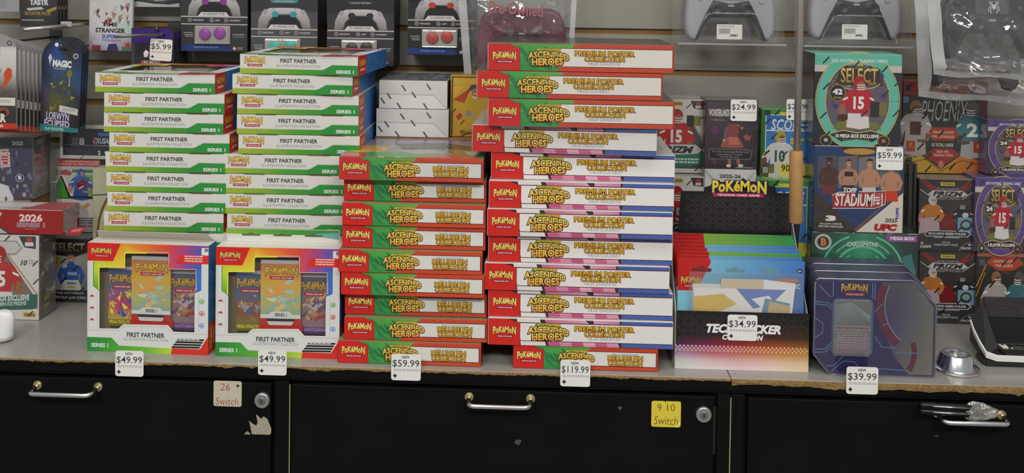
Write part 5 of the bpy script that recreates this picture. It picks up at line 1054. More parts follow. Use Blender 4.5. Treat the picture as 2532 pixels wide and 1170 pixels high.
# ------------------------------------------------------------------ metal dome, open black case, white gadget
p = at(2372, 921, Z=0)
dome = thing('metal_dome', 'shiny metal cone ring with a broad flange, right of the tins', 'metal ring', (p.x, .062, T + .0004))
link('flange', lathe_mesh('flange', [(.030, 0), (.0355, .0), (.0362, .0015), (.0355, .0034), (.031, .0046), (.024, .005)], CHROME, 48), dome)
link('cone', lathe_mesh('cone', [(.0285, .0045), (.0225, .0235), (.0215, .0248), (.0195, .0252), (.0165, .0246), (.0158, .022), (.0145, .008), (.0, .008)], CHROME, 48), dome)
case = thing('open_case', 'open black carrying case with white rim, cut off by the right edge', 'case', (at(2470, 905, .075).x + .061, .072, T + .0004))
zc2 = T + .0004
def L3(px, py, Y): q = at(px, py, Y); return (q.x - case.location.x, q.y - case.location.y, q.z - zc2)
link('base_shell', prism_mesh('base_shell', [(-.084, 0), (.10, 0), (.10, .013), (-.080, .013), (-.085, .010)], .035, mat('case_black', '232323', rough=.5), bev=.003), case)
cw = mat('case_white', 'cfcdca', rough=.4); ci = mat('case_lining', '141414', rough=.7)
pts = [(.10, -.001, .0135), (-.030, -.001, .0138), (-.068, -.001, .0142), (-.082, .006, .0172), (-.081, .030, .0245), (-.077, .062, .034), (-.072, .085, .042)]
V, Fc = [], []
for x, y, z in pts:
    for dx, dy, dz in ((0, -.003, -.0035), (0, -.003, .0035), (.004, .003, .0045), (.004, .003, -.0035)): V.append((x + dx, y + dy, z + dz))
for i in range(len(pts) - 1):
    for k in range(4): a = i * 4 + k; c_ = i * 4 + (k + 1) % 4; Fc.append((a, c_, c_ + 4, a + 4))
Fc += [(0, 1, 2, 3), tuple(len(V) - 4 + k for k in (3, 2, 1, 0))]
link('white_rim', mesh_from('white_rim', V, Fc, cw), case)
link('side_wing', mesh_from('side_wing', [(-.080, .006, .0165), (-.069, .088, .046), (-.044, .100, .072), (-.050, .03, .020), (-.080, .006, .009), (-.069, .088, .009), (-.044, .100, .009), (-.05, .03, .009)], [(0, 1, 2, 3), (4, 7, 6, 5), (0, 4, 5, 1), (1, 5, 6, 2), (2, 6, 7, 3), (3, 7, 4, 0)], mat('case_dark', '2b2a2a', rough=.45)), case)
link('lining_floor', boxmesh(.15, .085, .004, ci, bev=.001), case, (.028, .01, .0132)); link('lining_back', boxmesh(.15, .006, .034, ci, bev=.001), case, (.032, .093, .0132))
lid = link('smoke_lid', boxmesh(.15, .003, .034, clear('smoke_lid', .1, .1, haze=.2, hazecol='1c1616', tint=(.35, .3, .3, 1)), bev=.001), case, (.032, .092, .0475), (math.radians(-12), 0, 0))
A = Art(100, 36); A.poly([(x + 50, 36 - z) for x, z in rrect(100, 36, 4, 3)], 'a8a49a'); A.poly([(x + 50, 35 - z) for x, z in rrect(97, 34, 4, 3)], '201f1f'); A.poly([(4, 4), (10, 3), (14, 12), (20, 10), (22, 3), (28, 6), (26, 26), (16, 33), (4, 30)], 'd0ccc0'); A.circ(36, 27, 5, 'c8c4b4', 4); A.scrib(44, 16, 80, 20, 1, '8a887e', 2); A.scrib(44, 25, 84, 30, 1, 'a8a498', 3); A.put('warning_label', case, .046, .024, (-.018, .03, .0174), TOP)
# white rounded gadget cut off at the left edge
g = thing('white_gadget', 'rounded white plastic gadget cut off by the left edge', 'gadget', (at(-6, 850, .05).x, .05, T + .0003))
V, Fc = [], []; n = 9
for i in range(n + 1):
    t = i / n; zz = .047 * math.sin(PI / 2 * t) ; xr = .017 * math.cos(PI / 2 * (t ** 2.2)) + .001 + .0035 * t
    for k in range(16): a = 2 * PI * k / 16; V.append((xr * math.cos(a) * 1.1 - .004 + .004 * t, .016 + .016 * math.sin(a) * (1 - .55 * t), zz + .003))
for i in range(n):
    for k in range(16): Fc.append((i * 16 + k, i * 16 + (k + 1) % 16, (i + 1) * 16 + (k + 1) % 16, (i + 1) * 16 + k))
Fc += [tuple(range(16))[::-1], tuple(n * 16 + k for k in range(16))]
link('shell', mesh_from('shell', V, Fc, WHTPLA, smooth=True), g); link('base_ring', lathe_mesh('base_ring', [(.013, 0), (.0135, .003), (.012, .0034)], GRYPLA, 20), g, (-.004, .016, 0))
# taped tube on the right-hand pull
hx = H3.matrix_world.translation
tp_ = at(2360, 1020, -.022)
tt = thing('taped_tube', 'black double tube with silver stripes, crumpled clear tape at one end, on the door pull', 'taped tube', (tp_.x, -.022, T + at(2360, 1032, -.022).z - T))
for k, zz in enumerate((.0165, .0075)):
    link('tube', tube_mesh('tube', [(-.052, -.001, zz), (-.048, 0, zz), (.026, 0, zz - .0015), (.045, 0, zz - .002)], [.0035, .0052, .0052, .004], mat('tube_black', '0c0c0d', rough=.3, spec=.3), 14), tt)
    link('silver_stripe', tube_mesh('silver_stripe', [(-.034, -.0047, zz + .001), (.024, -.0047, zz - .0003)], .0009, CHROME, 8), tt)
bm = bmesh.new(); bmesh.ops.create_icosphere(bm, subdivisions=3, radius=1); rnd = random.Random(5)
for v in bm.verts: k = 1 + rnd.uniform(-.14, .12); v.co = Vector((.040 + v.co.x * .0255 * k, v.co.y * .0085 * k - .001, .0095 + v.co.z * (.0135 - v.co.x * .005) * k))
link('clear_tape', bm_mesh('clear_tape', bm, clear('crumpled_tape', .16, .12, haze=.28, hazecol='a8a69c', bump=.5, nscale=90)), tt)
# ------------------------------------------------------------------ hanging rod with wooden handle
YH = .075
rod = thing('hanging_rod', 'metal rod with a wooden handle hanging in front of the green boxes', 'rod', (at(1967, 460, YH).x, YH, T))
Lr = lambda px, py: (at(px, py, YH).x - rod.location.x, 0, at(px, py, YH).z - T)
pa, pb, pt = Lr(1968, 551), Lr(1969, 373), Lr(1980, -60)
link('wooden_handle', tube_mesh('wooden_handle', [(pa[0], 0, pa[2]), (pa[0], 0, pa[2] + .0016), (pb[0], 0, pb[2] - .0012), (pb[0], 0, pb[2])], [.0098, .0108, .0106, .0098], WOOD, 24), rod)
link('metal_rod', tube_mesh('metal_rod', [(pb[0] + .001, 0, pb[2] - .002), pt, (pt[0] + .001, .002, pt[2] + .22), (pt[0], .012, pt[2] + .25), (pt[0], .04, pt[2] + .26), (pt[0], WY - YH - .002, pt[2] + .26)], .0056, mat('rod_metal', 'a39b97', rough=.25, metal=.55), 16), rod)
# ------------------------------------------------------------------ game controllers
HALF = [(0, .050), (.030, .052), (.052, .051), (.066, .045), (.074, .032), (.079, .012), (.0812, -.010), (.0815, -.028), (.0795, -.044), (.074, -.0545), (.066, -.058), (.0585, -.0565), (.054, -.046), (.046, -.028), (.040, -.019), (.033, -.0155)]
OUTL = HALF + [(-x, z) for x, z in HALF[:0:-1]]
INH = [(0, .010), (.032, .016), (.046, -.010), (.056, -.034), (.0655, -.0575), (.0585, -.0562), (.054, -.0455), (.046, -.0275), (.040, -.0185), (.033, -.015)]
INL = INH + [(-x, z) for x, z in INH[:0:-1]]
def ctrl_mesh(name, pts, d, m, bev):
    bm = bmesh.new(); f = bm.faces.new([bm.verts.new((x, 0, z)) for x, z in pts]); r = bmesh.ops.extrude_face_region(bm, geom=[f])
    for v in r['geom']:
        if isinstance(v, bmesh.types.BMVert): v.co.y += d
    bmesh.ops.recalc_face_normals(bm, faces=bm.faces[:])
    ed = [e for e in bm.edges if abs(e.verts[0].co.y - e.verts[1].co.y) < 1e-6]
    bmesh.ops.bevel(bm, geom=ed, offset=bev, segments=4, affect='EDGES', profile=.5)
    bmesh.ops.triangulate(bm, faces=[x for x in bm.faces if len(x.verts) > 4]); return bm_mesh(name, bm, m, True)
CSM = {}
def controller(parent_loc, label, shell, centre, pad, emblem=False, rz=0.0, tilt=0.0):
    t = thing('game_controller', label, 'controller', parent_loc); t.rotation_euler = (tilt, rz, 0)
    link('shell', ctrl_mesh('shell', OUTL, .030, shell, .0085), t); link('centre_plate', ctrl_mesh('centre_plate', INL, .004, centre, .0012), t, (0, -.0012, 0))
    link('touchpad', prism_mesh('touchpad', [(-.026, .016), (.026, .016), (.030, .047), (-.030, .047)], .003, pad, bev=.001), t, (0, -.0014, 0))
    for s in (-1, 1):
        st = link('thumbstick', lathe_mesh('thumbstick', [(.012, 0), (.0122, .002), (.008, .003), (.006, .009), (.0095, .011), (.0102, .013), (.0098, .0146), (.0078, .0148), (.006, .0138), (0, .0132)], centre if centre is not MATS.get('maroon_dark') else centre, 28), t, (s * .0268, -.0008, 0), (PI / 2, 0, 0))
    link('home_button', boxmesh(.012, .003, .004, mat('home_metal', '9a9894', rough=.3), bev=.001), t, (0, -.0036, .004))
    link('mute_bar', boxmesh(.008, .003, .0018, BLKPLA, bev=.0005), t, (0, -.0036, -.006))
    for k in range(4): a = PI / 2 * k; link('face_button', lathe_mesh('face_button', [(.0047, 0), (.0047, .0016), (.0042, .0022), (0, .0023)], pad, 18), t, (.055 + .011 * math.cos(a), -.0002, .026 + .011 * math.sin(a)), (PI / 2, 0, 0))
    for k in range(4): a = PI / 2 * k; link('direction_key', boxmesh(.007, .002, .007, pad, bev=.0012), t, (-.055 + .0088 * math.cos(a), -.0016, .026 + .0088 * math.sin(a) - .0035))
    if emblem:
        A = Art(100, 100); A.poly([(44, 30), (56, 30), (60, 44), (56, 66), (50, 84), (44, 66), (40, 44)], 'd2d2cc')
        for s in (-1, 1):
            for p0, p1, p2, p3 in (((56, 38), (70, 20), (64, 4), (62, 2)), ((58, 42), (82, 24), (84, 8), (80, 2)), ((58, 50), (86, 46), (92, 70), (88, 84)), ((56, 58), (74, 60), (78, 86), (70, 100))): A.line([(50 + s * (x - 50), y) for x, y in (p0, p1, p2, p3)], 6.5, 'd2d2cc')
        A.put('spider_emblem', t, .020, .020, (.002, -.0016, .018), material=MATTE)['label'] = 'white spider emblem'
    return t
CWHT = mat('controller_grey_white', '9c9a9e', rough=.42); CDRK = mat('controller_black', '222124', rough=.4); CMAR = mat('controller_maroon', '5c1830', rough=.4); CBLK = mat('controller_charcoal', '242429', rough=.42)
def blister_controller(px, py, ymax, label, blabel):
    Y = .272; c = at(px, py, Y)
    controller((c.x, Y, c.z), label, CWHT, CDRK, CWHT)
    zb = at(px, ymax, Y - .012).z; w = .186
    t = thing('blister_pack', blabel, 'packaging', (c.x, Y - .022, zb))
    link('bubble', boxmesh(w, .062, .26, BLISTER, bev=.006, seg=3), t, (0, 0, .004)); link('back_flange', boxmesh(w + .012, .0012, .27, BLISTER, bev=.0004), t, (0, .063, 0))
    link('bottom_lip', boxmesh(w + .008, .010, .0035, clear('blister_edge', .2, .15, haze=.28, hazecol='c8c8c4'), bev=.001), t, (0, .002, 0))
    link('arch_mould', tube_mesh('arch_mould', [(-.068, .004, .010), (-.060, .002, .030), (-.046, .001, .055), (-.036, .001, .058), (.036, .001, .058), (.046, .001, .055), (.060, .002, .030), (.068, .004, .010)], .0016, BLISTER, 8), t)
    A = Art(100, 55); A.poly([(x + 50, 55 - z) for x, z in rrect(100, 55, 2, 2)], 'c6c4bc'); A.scrib(6, 4, 70, 12, 2, '7a7874', 2, .4); rnd = random.Random(4); x = 8
    while x < 50: w_ = rnd.choice([.8, 1.4, 2.2]); A.rect(x, 15, x + w_, 34, '3a3a3a'); x += w_ + rnd.choice([1, 1.6])
    A.scrib(6, 37, 18, 40, 1, '8a8a86', 2); A.text('349451', 53, 36, 82, 45, '33312e', .05)
    L = at(px - 35, 97, Y - .024); R = at(px + 29, 61, Y - .024); A.put('barcode_label', t, R.x - L.x, R.z - L.z, ((L.x + R.x) / 2 - c.x, -.0006, L.z - zb), material=MATTE)['label'] = 'white barcode label'
blister_controller(1807, 23, 112, 'grey-white game controller in the blister pack nearer the tallest stack', 'clear blister pack hanging nearer the tallest stack')
blister_controller(2117, 20, 118, 'grey-white game controller in the blister pack above the teal box', 'clear blister pack hanging above the teal box')
# plastic bags
def bag(label, quad, Y, yb, nx=22, nz=22, amp=.004, bulge=.012, thick=.05, seed=1, hem=True):
    """quad: four photograph corners TL TR BR BL of the bag on the plane Y; two crinkled sheets joined at the edge"""
    P = [at(x, y, Y) for x, y in quad]; o0 = (P[2] + P[3]) / 2; rnd = random.Random(seed); ph = [rnd.uniform(0, 6) for _ in range(8)]
    t = thing('plastic_bag', label, 'bag', (o0.x, Y, min(P[2].z, P[3].z)))
    def pos(u, v, s):
        top = P[0].lerp(P[1], u); bot = P[3].lerp(P[2], u); p = bot.lerp(top, v)
        e = min(u, 1 - u, v * 1.0, 1) ; k = min(1, e / .16); k = k * k * (3 - 2 * k)
        n = math.sin(9 * u + 7 * v + ph[0]) * math.sin(6 * u - 11 * v + ph[1]) + .6 * math.sin(23 * u + 5 * v + ph[2]) * math.sin(4 * u + 17 * v + ph[3])
        y = s * (thick / 2 * k + .001) + amp * n * (.35 + k)
        if v < .12: y += amp * .8 * math.sin(14 * u + ph[4])
        return Vector((p.x, Y + y + yb, p.z + (0.002 * math.sin(11 * u + ph[5]) if v < .05 else 0))) - t.location
    for nm, s in (('front_sheet', -1), ('back_sheet', 1)):
        V = [pos(i / nx, j / nz, s) for j in range(nz + 1) for i in range(nx + 1)]; Fc = [(j * (nx + 1) + i, j * (nx + 1) + i + 1, (j + 1) * (nx + 1) + i + 1, (j + 1) * (nx + 1) + i) for j in range(nz) for i in range(nx)]
        link(nm, mesh_from(nm, V, Fc, BAG, smooth=True), t)
    if hem:
        for u0, u1 in ((0.0, .075), (.955, 1.0)):
            V = [];
            for j in range(nz + 1): V += [pos(u0, j / nz, -1) + Vector((0, -.0006, 0)), pos(u1, j / nz, -1) + Vector((0, -.0008, 0))]
            link('side_hem', mesh_from('side_hem', V, [(2 * j, 2 * j + 1, 2 * j + 3, 2 * j + 2) for j in range(nz)], BAGEDGE, smooth=True), t)
        V = []
        for i in range(nx + 1): V += [pos(i / nx, 0, -1) + Vector((0, -.0006, 0)), pos(i / nx, .05, -1) + Vector((0, -.0008, 0))]
        link('bottom_hem', mesh_from('bottom_hem', V, [(2 * i, 2 * i + 2, 2 * i + 3, 2 * i + 1) for i in range(nx)], BAGEDGE, smooth=True), t)
    return t
c = at(1290, 92, .233); controller((c.x, .233, c.z), 'maroon game controller in a plastic bag above the tallest stack', CMAR, mat('maroon_dark', '3a1020', rough=.4), CMAR)
bg = bag('clear plastic bag with a maroon controller, behind the tallest stack', [(1126, -90), (1432, -90), (1412, 215), (1150, 206)], .2465, 0.0, seed=3, thick=.066, amp=.0042)
A = Art(140, 40); A.text('Pre-Owned', 0, 4, 140, 36, '8e6064', .03); a0, b0 = at(1206, 40, .206), at(1342, 2, .206); A.put('bag_lettering', bg, b0.x - a0.x, b0.z - a0.z, ((a0.x + b0.x) / 2 - bg.location.x, .2045 - bg.location.y, a0.z - bg.location.z), (0, math.radians(4), 0), material=MATTE)
c = at(2452, 60, .108); controller((c.x, .108, c.z), 'charcoal game controller with white spider emblem in the front bag', CBLK, mat('pad_black', '2a2a2e', rough=.35), mat('pad_grey', '4a4a4e', rough=.4), emblem=True)
bag('front crinkled plastic bag holding the controller with spider emblem', [(2282, -90), (2600, -90), (2600, 200), (2308, 186)], .122, 0.0, seed=7, thick=.068, amp=.0048)
c = at(2414, 138, .212); controller((c.x, .212, c.z), 'second charcoal game controller in the rear bag, lower than the other', CBLK, MATS['pad_black'], MATS['pad_grey'], rz=math.radians(3))
bag('rear crinkled plastic bag hanging lower, above the orange box', [(2258, -90), (2590, -90), (2585, 262), (2270, 240)], .227, 0.0, seed=12, thick=.072, amp=.0048)
# ------------------------------------------------------------------ thumbstick boxes on the slatwall
def thumb_art(tone, accent, band=True, edition=None):
    A = Art(165, 190); A.rect(0, 0, 165, 190, tone); A.rect(0, 0, 165, 60, mix(tone, '1a1a1a', .5)); o = 0
    A.text('THUMBSTICKS', 26, 4 - 0, 150, 24, 'c8c4c4', .05, .2)
    A.poly([(46, 30), (118, 30), (112, 38), (52, 38)], mix(accent, '4a4a4a', .35)); A.text((edition or 'GALAXY') + ' EDITION', 58, 32, 106, 36, 'a8a8a4', .02)
    A.poly([(17, 101), (19, 78), (30, 58), (46, 51), (66, 50), (98, 50), (118, 51), (134, 58), (145, 78), (148, 101), (128, 101), (122, 84), (106, 66), (60, 66), (44, 82), (38, 101)], ['7a7674', '908c8c', 'a8a4a6', 'b0acae', 'b4b0b2', 'b4b0b2', 'b0acae', 'a8a4a6', '908c8c', '7a7674', '6a6664', '8a8686', '9a9698', '9a9698', '8a8686', '6a6664'])
    A.poly([(42, 101), (48, 84), (60, 69), (104, 69), (118, 84), (126, 101)], '26262a')
    for x in (60, 105): A.circ(x, 66, 9, accent, 7.5); A.line([(x - 4 if x < 80 else x + 4, 58), (x - 7 if x < 80 else x + 7, 46)], 1.2, '55555a')
    for x, y in ((30, 60), (34, 64), (38, 60), (34, 56), (126, 60), (130, 64), (134, 60), (130, 56)): A.circ(x, y, 2.6, '8a868a')
    A.poly([(42, 102), (50, 92), (112, 92), (120, 102)], 'bcbab8'); A.text('TO UPGRADE YOUR', 54, 94, 108, 99.5, '5a5a66', .02)
    A.rect(0, 102, 165, 105, 'a8a6a4'); A.rect(0, 121, 165, 123.5, 'a8a6a4')
    for x, s, l in ((22, 'PRECISION', 26), (76, 'AIM', 12), (112, 'MOVEMENT', 28)):
        A.circ(x, 112, 5, 'a4a2a0'); A.circ(x, 112, 3.8, '3a3a3c'); A.circ(x, 112, 1.8, '8a8886'); A.text(s, x + 8, 110, x + 8 + l, 114.5, 'a8a6a4', .03)
    for y in (143, 148, 152): A.rect(6 + (y - 143) * .5, y, 30, y + 1.6, '9a9896')
    A.rect(128, 146, 158, 147.5, '9a9896'); A.rect(128, 150, 158, 151.2, '6a8a80'); A.rect(128, 154, 156, 155, '6a8a80')
    A.poly([(0, 174), (116, 174), (124, 188), (0, 188)], '26366e'); A.text('DESIGNED FOR PS4 | PS5', 32, 178, 92, 183, '7a90c8', .02); A.circ(133, 182, 4, 'b0a8a8'); A.scrib(140, 179, 154, 186, 2, 'a89898', 2)
    return A
def thumb_box(x0, yl, label, tone, accent, dome, edition, x1=None):
    """yl: photograph row of the upper white line"""
    Y = .285; x1 = x0 + 166; k = 1.0; y0 = yl - 103; y1 = y0 + 190
    b = bgbox('thumbstick_box', label, (x0, y0, x1, y1), Y, .0690, thumb_art(tone, accent, edition=edition), {'f': tone, 'l': '5a5a5c', 'r': '121214', 't': '222224', 'b': '1a1a1c'}, group='thumbstick boxes on the slatwall', wrap=False)
    w = at(x1, 100, Y).x - at(x0, 100, Y).x; s = w / 166; cx = (x0 + x1) / 2
    zz = lambda y: (y1 - y) * s
    L = lambda px: (px - cx) * s
    wx, wy = x0 + 80, yl + 46
    link('window_tray', boxmesh(.066, .0022, .034, mat('tray_plastic', 'a09e92', rough=.3), bev=.001, seg=2), b, (L(wx), -.0026, zz(yl + 68)))
    for dx, dy in ((-17.5, -2), (18.5, -5)):
        link('grip_cap', lathe_mesh('grip_cap', [(.0108, 0), (.0112, .003), (.0098, .0048), (.006, .006), (0, .0064)], mat('rubber_' + dome, dome, rough=.35), 26), b, (L(wx + dx), -.0026, zz(wy + dy)), (PI / 2, 0, 0))
    link('window_bubble', boxmesh(.064, .008, .032, BLISTER, bev=.002, seg=2), b, (L(wx), -.0112, zz(yl + 67)))
    return b
thumb_box(447, 41, 'dark thumbstick box with purple caps in its window', '343335', '7a3a7a', '8a2a92', 'GALAXY')
thumb_box(620, 72, 'grey thumbstick box with turquoise caps in its window', '46464a', '3a8a8c', '30a89a', 'LOTUS')
thumb_box(809, 76, 'dark thumbstick box with black caps in its window', '38363a', '2c2e30', '26201f', 'GALAXY')
thumb_box(1008, 50, 'dark thumbstick box with red caps beside the maroon controller bag', '2a292b', 'a83a2c', 'a82c22', 'INFERNO')
# ------------------------------------------------------------------ packs and blister cards on hooks
WIRE = mat('hook_wire', '6e6c6a', rough=.3, metal=.9)
def hook(label, px, py, Yf, drop=.0):
    p = at(px, py, Yf); t = thing('peg_hook', label, 'hook', (p.x, WY - .0125, p.z))
    link('back_plate', boxmesh(.026, .003, .022, mat('hook_plate', '55534f', rough=.4, metal=.7), bev=.0008), t, (0, -.0035, -.008))
    L = WY - .0125 - Yf; link('arm', tube_mesh('arm', [(0, -.003, .0), (0, -L + .006, -.0), (0, -L + .001, .003), (0, -L, .009)], .0023, WIRE, 10), t); return t
def hung(name, label, rect, Y, art, outline, thick, group, material=FOIL, n=1, dY=.010, dz=0.0, edge='55575c', yaw=0.0, roll=0.0, labels=None, cat='card pack', w100=None):
    x0, y0, x1, y1 = rect; xm, ym = (x0 + x1) / 2, (y0 + y1) / 2
    w = at(x1, ym, Y).x - at(x0, ym, Y).x; z0 = at(xm, y1, Y).z; h = at(xm, y0, Y).z - z0; X = at(xm, ym, Y).x
    body = prism_mesh('backing', [(a * w, b * h) for a, b in outline], thick, PRINT, edge); am = art.mesh('front_print', w, h, material)
    for i in range(n):
        t = thing(name, label if i == 0 else labels % ORD[i], cat, (X, Y + i * dY, z0 + dz * i + (dz if i else 0)), 0, group); t.rotation_euler = (0, roll, yaw)
        link('backing', body, t); link('front_print', am, t)
    return t
SQ = [(-.5, 0), (.5, 0), (.5, 1), (-.5, 1)]
ZIG = [(.5, 1), (-.5, 1)] + [(-.5 + i / 12, 0 if i % 2 else .012) for i in range(13)]
ARCHT = [(-.5, 0), (.5, 0), (.5, .86), (.44, .915), (.34, .96), (.18, .99), (0, 1.0), (-.18, .99), (-.34, .96), (-.44, .915), (-.5, .86)]
def clip_arch(A):
    """trim a print to the arched card"""
    def top(u): return (1 - (0.14 * min(1, (abs(u) / .5)) ** 2.4)) * A.h
    A.v = [(x, max(y, A.h - top(x / A.w - .5) + .5)) for x, y in A.v]; return A
def magic_blue():
    A = Art(100, 228); grid(A, 0, 0, 100, 228, [['22242c', '2a3a5c', '24242a', '2a2a34'], ['262c40', '2c4a80', '33301f', '24304a'], ['24243c', '34486a', '2c4a62', '2a3c5c'], ['34305a', '3a4248', '3e4432', '2c4870'], ['2c2a44', '56542e', '4a4a34', '2a2a3a'], ['2a2630', '4e4a26', '34302c', '26242c'], ['1e2026', '2a2a22', '2c2a24', '201f24']])
    A.circ(34, 14, 5, 'd0d0cc'); A.rect(40, 24, 66, 27, '121216'); A.circ(84, 40, 6.5, 'c0c0bc'); A.circ(84, 40, 4.5, '3a3a40'); A.poly([(14, 46), (19, 36), (24, 46), (20, 58), (19, 66), (17, 56)], 'b8b8bc'); A.text('MAGIC', 26, 50, 74, 68, 'ccccc8', .06, skew=.05); A.text('THE GATHERING', 27, 70, 60, 74, '9a9ca4', .02, skew=.05)
    rnd = random.Random(4)
    for i in range(26): x, y = rnd.uniform(20, 78), rnd.uniform(84, 168); A.poly([(x, y), (x + rnd.uniform(4, 12), y + rnd.uniform(-4, 6)), (x + rnd.uniform(0, 8), y + rnd.uniform(6, 16))], rnd.choice(['4a6478', '3a4a5c', '7a7434', '5e5a2a', '2c3a5a', '6a5a3a', '8a8648', '34507c']))
    A.circ(70, 84, 7, '7a6a24', 10, 10); A.rect(69, 94, 72, 116, '8a8a86'); A.poly([(48, 162), (96, 170), (96, 186), (48, 178)], 'b8b4b0'); A.scrib(56, 170, 90, 178, 2, '7a7a78', 2); A.text('LORWYN', 16, 178, 74, 198, 'b8b0cc', .02, skew=.06, out='2a2444', outw=.05); A.text('ECLIPSED', 12, 198, 76, 214, 'c4bcd4', .02, skew=.06, out='2a2444', outw=.05); A.poly([(0, 210), (100, 218), (100, 228), (0, 228)], '2a6a68'); A.text('PLAY BOOSTER', 14, 217, 62, 224, 'a8c0bc', .02, skew=.03); return clip_arch(A)
hung('blue_blister_card', 'dark blue arched blister card with fantasy art, hanging at the left', (100, 97, 192, 326), .215, magic_blue(), ARCHT, .006, 'arched blue blister cards', n=3, dY=.0105, dz=.001, edge='2a2c34', yaw=math.radians(6), roll=math.radians(2.5), labels='%s dark blue arched blister card counted from the front', material=PRINT)
hook('wire peg hook carrying the dark blue blister cards', 152, 122, .205)
def magic_white():
    A = Art(110, 238); grid(A, 0, 0, 110, 238, [['b8b6b2'] * 2, ['c0beba'] * 2, ['a8a4a0', 'b0aca8'], ['4a4440', '5a5450'], ['2e2a28', '3a3432'], ['2a2624', '34302e']]); A.circ(94, 24, 6, '2a2a2a'); A.circ(94, 24, 4, '8a8a86'); A.text('MAGIC', 8, 42, 72, 56, '2c2a2a', .05); A.poly([(80, 100), (90, 84), (100, 90), (100, 108), (90, 124), (80, 138), (72, 142), (82, 116)], 'b8482a'); A.poly([(30, 96), (60, 80), (76, 90), (66, 116), (40, 120)], '8a847c'); A.poly([(44, 140), (74, 132), (82, 140), (64, 154), (48, 156)], '6a5a48'); A.rect(20, 160, 108, 180, 'c0beb2'); A.scrib(50, 166, 96, 174, 2, '8a8a84', 3); A.circ(80, 196, 14, '7a4a34', 12); A.circ(80, 198, 8, '2e2624', 7); A.text('AVATAR', 10, 200, 86, 222, 'ccc6c0', .05); A.rect(0, 224, 110, 238, 'b0362a'); A.text('COLLECTOR BOOSTER', 6, 228, 80, 234, 'dcc8c0', .03); return clip_arch(A)
hung('white_blister_card', 'front white arched blister card with an orange serpent, at the left edge', (-74, 82, 40, 318), .145, magic_white(), ARCHT, .004, 'arched white blister cards', n=8, dY=.0135, dz=-.0028, edge='8a8886', labels='%s white arched blister card counted from the front', material=PRINT)
hook('wire peg hook carrying the white blister cards', -17, 108, .135)
def tastr():
    A = Art(92, 130); grid(A, 0, 0, 92, 130, [['3a3028', '3a342c', '2e2c30'], ['40342a', '4a4238', '34343c'], ['2c2a2e', '3a3834', '2c2c30'], ['2a2a2c', '3a362c', '28282c']]); A.text('TASTR', 24, 60, 72, 76, 'b0b4b8', .06, out='4a5a6a', outw=.04); A.poly([(16, 84), (54, 80), (60, 86), (20, 90)], 'a8a8a4'); A.text('BOOSTER PACK', 12, 92, 78, 101, '8e7a3a', .03); A.poly([(66, 88), (92, 78), (92, 86), (70, 96)], '8a7a3a'); A.rect(4, 112, 60, 115, '8a8a8a'); return A
hung('dark_foil_pack', 'dark brown foil pack with gold strip, hanging in the top left corner', (50, -62, 140, 66), .235, tastr(), ZIG, .006, 'dark foil packs in the top left corner', n=4, dY=.0115, edge='3a3632', labels='%s dark brown foil pack counted from the front')
A = Art(60, 90); A.rect(0, 0, 60, 90, '8c8c8c'); A.scrib(4, 60, 44, 84, 4, '76787a', 4)
hung('grey_foil_pack', 'pale grey foil pack cut off by the top left corner', (-60, -62, 48, 28), .240, A, ZIG, .005, None, edge='8a8a8a')
def timestr():
    A = Art(110, 188); grid(A, 0, 0, 110, 188, [['9aa8a4', 'b8bcb8', '8aa4a0'], ['b0b4b0', 'c0c0bc', '9ab0aa'], ['c0bebc', 'bcb8b4', 'b4b4b0'], ['b4b0b4', 'c4c2c4', '9ab0a8'], ['8a5a6a', '9a98a8', '7a4a5a']]); rnd = random.Random(6)
    for i in range(26): x, y = rnd.uniform(6, 96), rnd.uniform(66, 116); A.poly([(x, y), (x + rnd.uniform(4, 14), y + rnd.uniform(-6, 8)), (x + rnd.uniform(-2, 10), y + rnd.uniform(8, 18))], rnd.choice(['8a3438', 'b0a8a0', '5a4a44', '8aa8a0', 'c8c4c0', '9a7a6a', '74302e', '6a6a70']))
    A.text('TIME', 32, 118, 72, 128, '2e2c30', .03); A.text('STRANGER', 16, 132, 92, 144, '2e2c30', .04); A.text('SUPER', 32, 148, 70, 158, '4a5a9a', .04, out='b8bcc8', outw=.03); A.text('EXPANSION', 34, 160, 80, 166, '5a5a8a', .03); A.rect(10, 164, 40, 172, 'a8b0b0'); A.poly([(46, 188), (50, 172), (70, 170), (76, 188)], '3a3460'); A.rect(92, 168, 104, 178, 'a03a3a'); A.rect(8, 176, 30, 188, '7a3444'); A.rect(84, 178, 108, 188, '4a6a58'); return A
hung('white_foil_pack', 'pale foil pack with colourful splashes hanging above the far left stack', (220, -62, 327, 125), .300, timestr(), ZIG, .006, None, edge='a8a8a8', roll=math.radians(.8))
hook('wire peg hook above the pale foil pack', 272, -50, .29)
A = Art(145, 80); A.rect(0, 0, 145, 80, '2c2c2e'); A.poly([(0, 68), (40, 66), (80, 72), (120, 74), (145, 70), (145, 80), (0, 80)], 'a09e9c'); A.poly([(20, 40), (60, 50), (120, 46), (140, 60), (100, 70), (40, 62)], '46464a'); A.poly([(70, 56), (100, 52), (110, 64), (84, 66)], '8a8686')
hung('silver_foil_pack', 'dark foil pack with crimped silver bottom edge, beside the pale foil pack', (302, -62, 444, 17), .315, A, ZIG, .006, None, edge='9a9a9a', roll=math.radians(-.5))
def unlimited():
    A = Art(106, 96); A.rect(0, 0, 106, 96, '2a292c'); A.poly([(4, 2), (94, 0), (102, 12), (102, 36), (0, 36), (2, 8)], '35216a'); A.circ(75, 15, 4, '8a80a8'); A.text('UNLIMITED', 26, 78, 72, 88, 'b0acA8'.lower(), .04); A.poly([(30, 60), (36, 52), (44, 58), (40, 70), (32, 70)], 'c8c6c2'); A.rect(0, 36, 8, 96, '3a3a3e'); return A
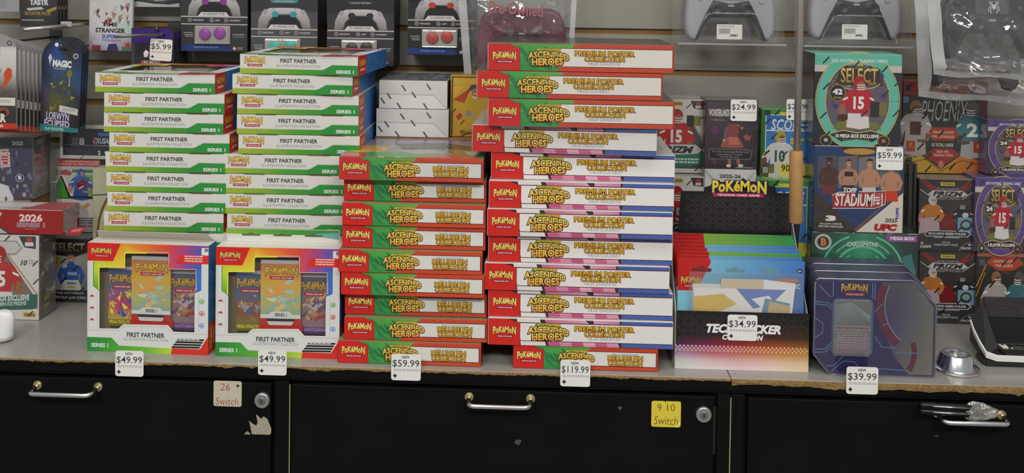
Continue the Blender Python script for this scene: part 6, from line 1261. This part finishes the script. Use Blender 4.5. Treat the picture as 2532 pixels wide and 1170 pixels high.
u = hung('purple_card_pack', 'front purple-topped card pack with a $5.99 sticker', (325, 70, 430, 168), .262, unlimited(), [(-.5, 0), (.5, 0), (.47, .9), (.40, 1), (-.46, 1), (-.49, .92)], .0045, 'purple card packs', n=6, dY=.0125, edge='2c2a34', labels='%s purple-topped card pack counted from the front', material=PRINT)
front = [o for o in bpy.data.objects if o.get('label') == 'front purple-topped card pack with a $5.99 sticker'][0]
A = Art(100, 95); price(A, 0, 0, 100, 95, '$5.99'); a0, b0 = at(369, 150, .259), at(424, 97, .259)
A.put('price_sticker', front, b0.x - a0.x, b0.z - a0.z, ((a0.x + b0.x) / 2 - front.location.x, -.0026, a0.z - front.location.z), (0, math.radians(3), 0), material=MATTE)['label'] = 'white $5.99 price sticker'
hk = hook('wire peg hook carrying the purple card packs', 388, 78, .258)
# scan hook that points out past the pale foil pack
p = at(286, 91, .2); t = thing('scan_hook', 'grey flat-tipped display hook pointing past the pale foil pack', 'hook', (at(398, 86, .255).x, .255, at(398, 86, .255).z))
q = at(398, 86, .255); link('flat_arm', tube_mesh('flat_arm', [(p.x - q.x, p.y - q.y, p.z - q.z), ((p.x - q.x) * .5, (p.y - q.y) * .5, (p.z - q.z) * .5 + .001), (0, 0, 0), (.004, .007, -.001)], [.0026, .0030, .0024, .002], WIRE, 8), t)
# hook arm in the top left corner with its label holder
p = at(58, 74, .17); q = at(168, 64, .235)
t = thing('scan_hook', 'bright display hook with a label holder under the dark foil packs', 'hook', q)
link('flat_arm', tube_mesh('flat_arm', [(p.x - q.x, p.y - q.y, p.z - q.z), (0, 0, 0), (.0, WY - .012 - .235, .002)], [.0042, .0040, .003], mat('hook_bright', '9a9896', rough=.3, metal=.8), 10), t)
link('label_holder', boxmesh(.02, .004, .010, mat('holder_clear', 'a09e9a', rough=.3), bev=.001), t, (-.002, -.004, -.002))
# hooks that carry the boxes, blister packs and bags (above the frame)
for px, py, Yf, what in ((530, -75, .28, 'purple-capped thumbstick box'), (703, -45, .28, 'turquoise-capped thumbstick box'), (892, -42, .28, 'black-capped thumbstick box'), (1091, -70, .28, 'red-capped thumbstick box'), (1280, -88, .2, 'maroon controller bag'), (2440, -88, .08, 'bagged charcoal controllers')):
    hook('wire peg hook carrying the %s' % what, px, py, Yf)
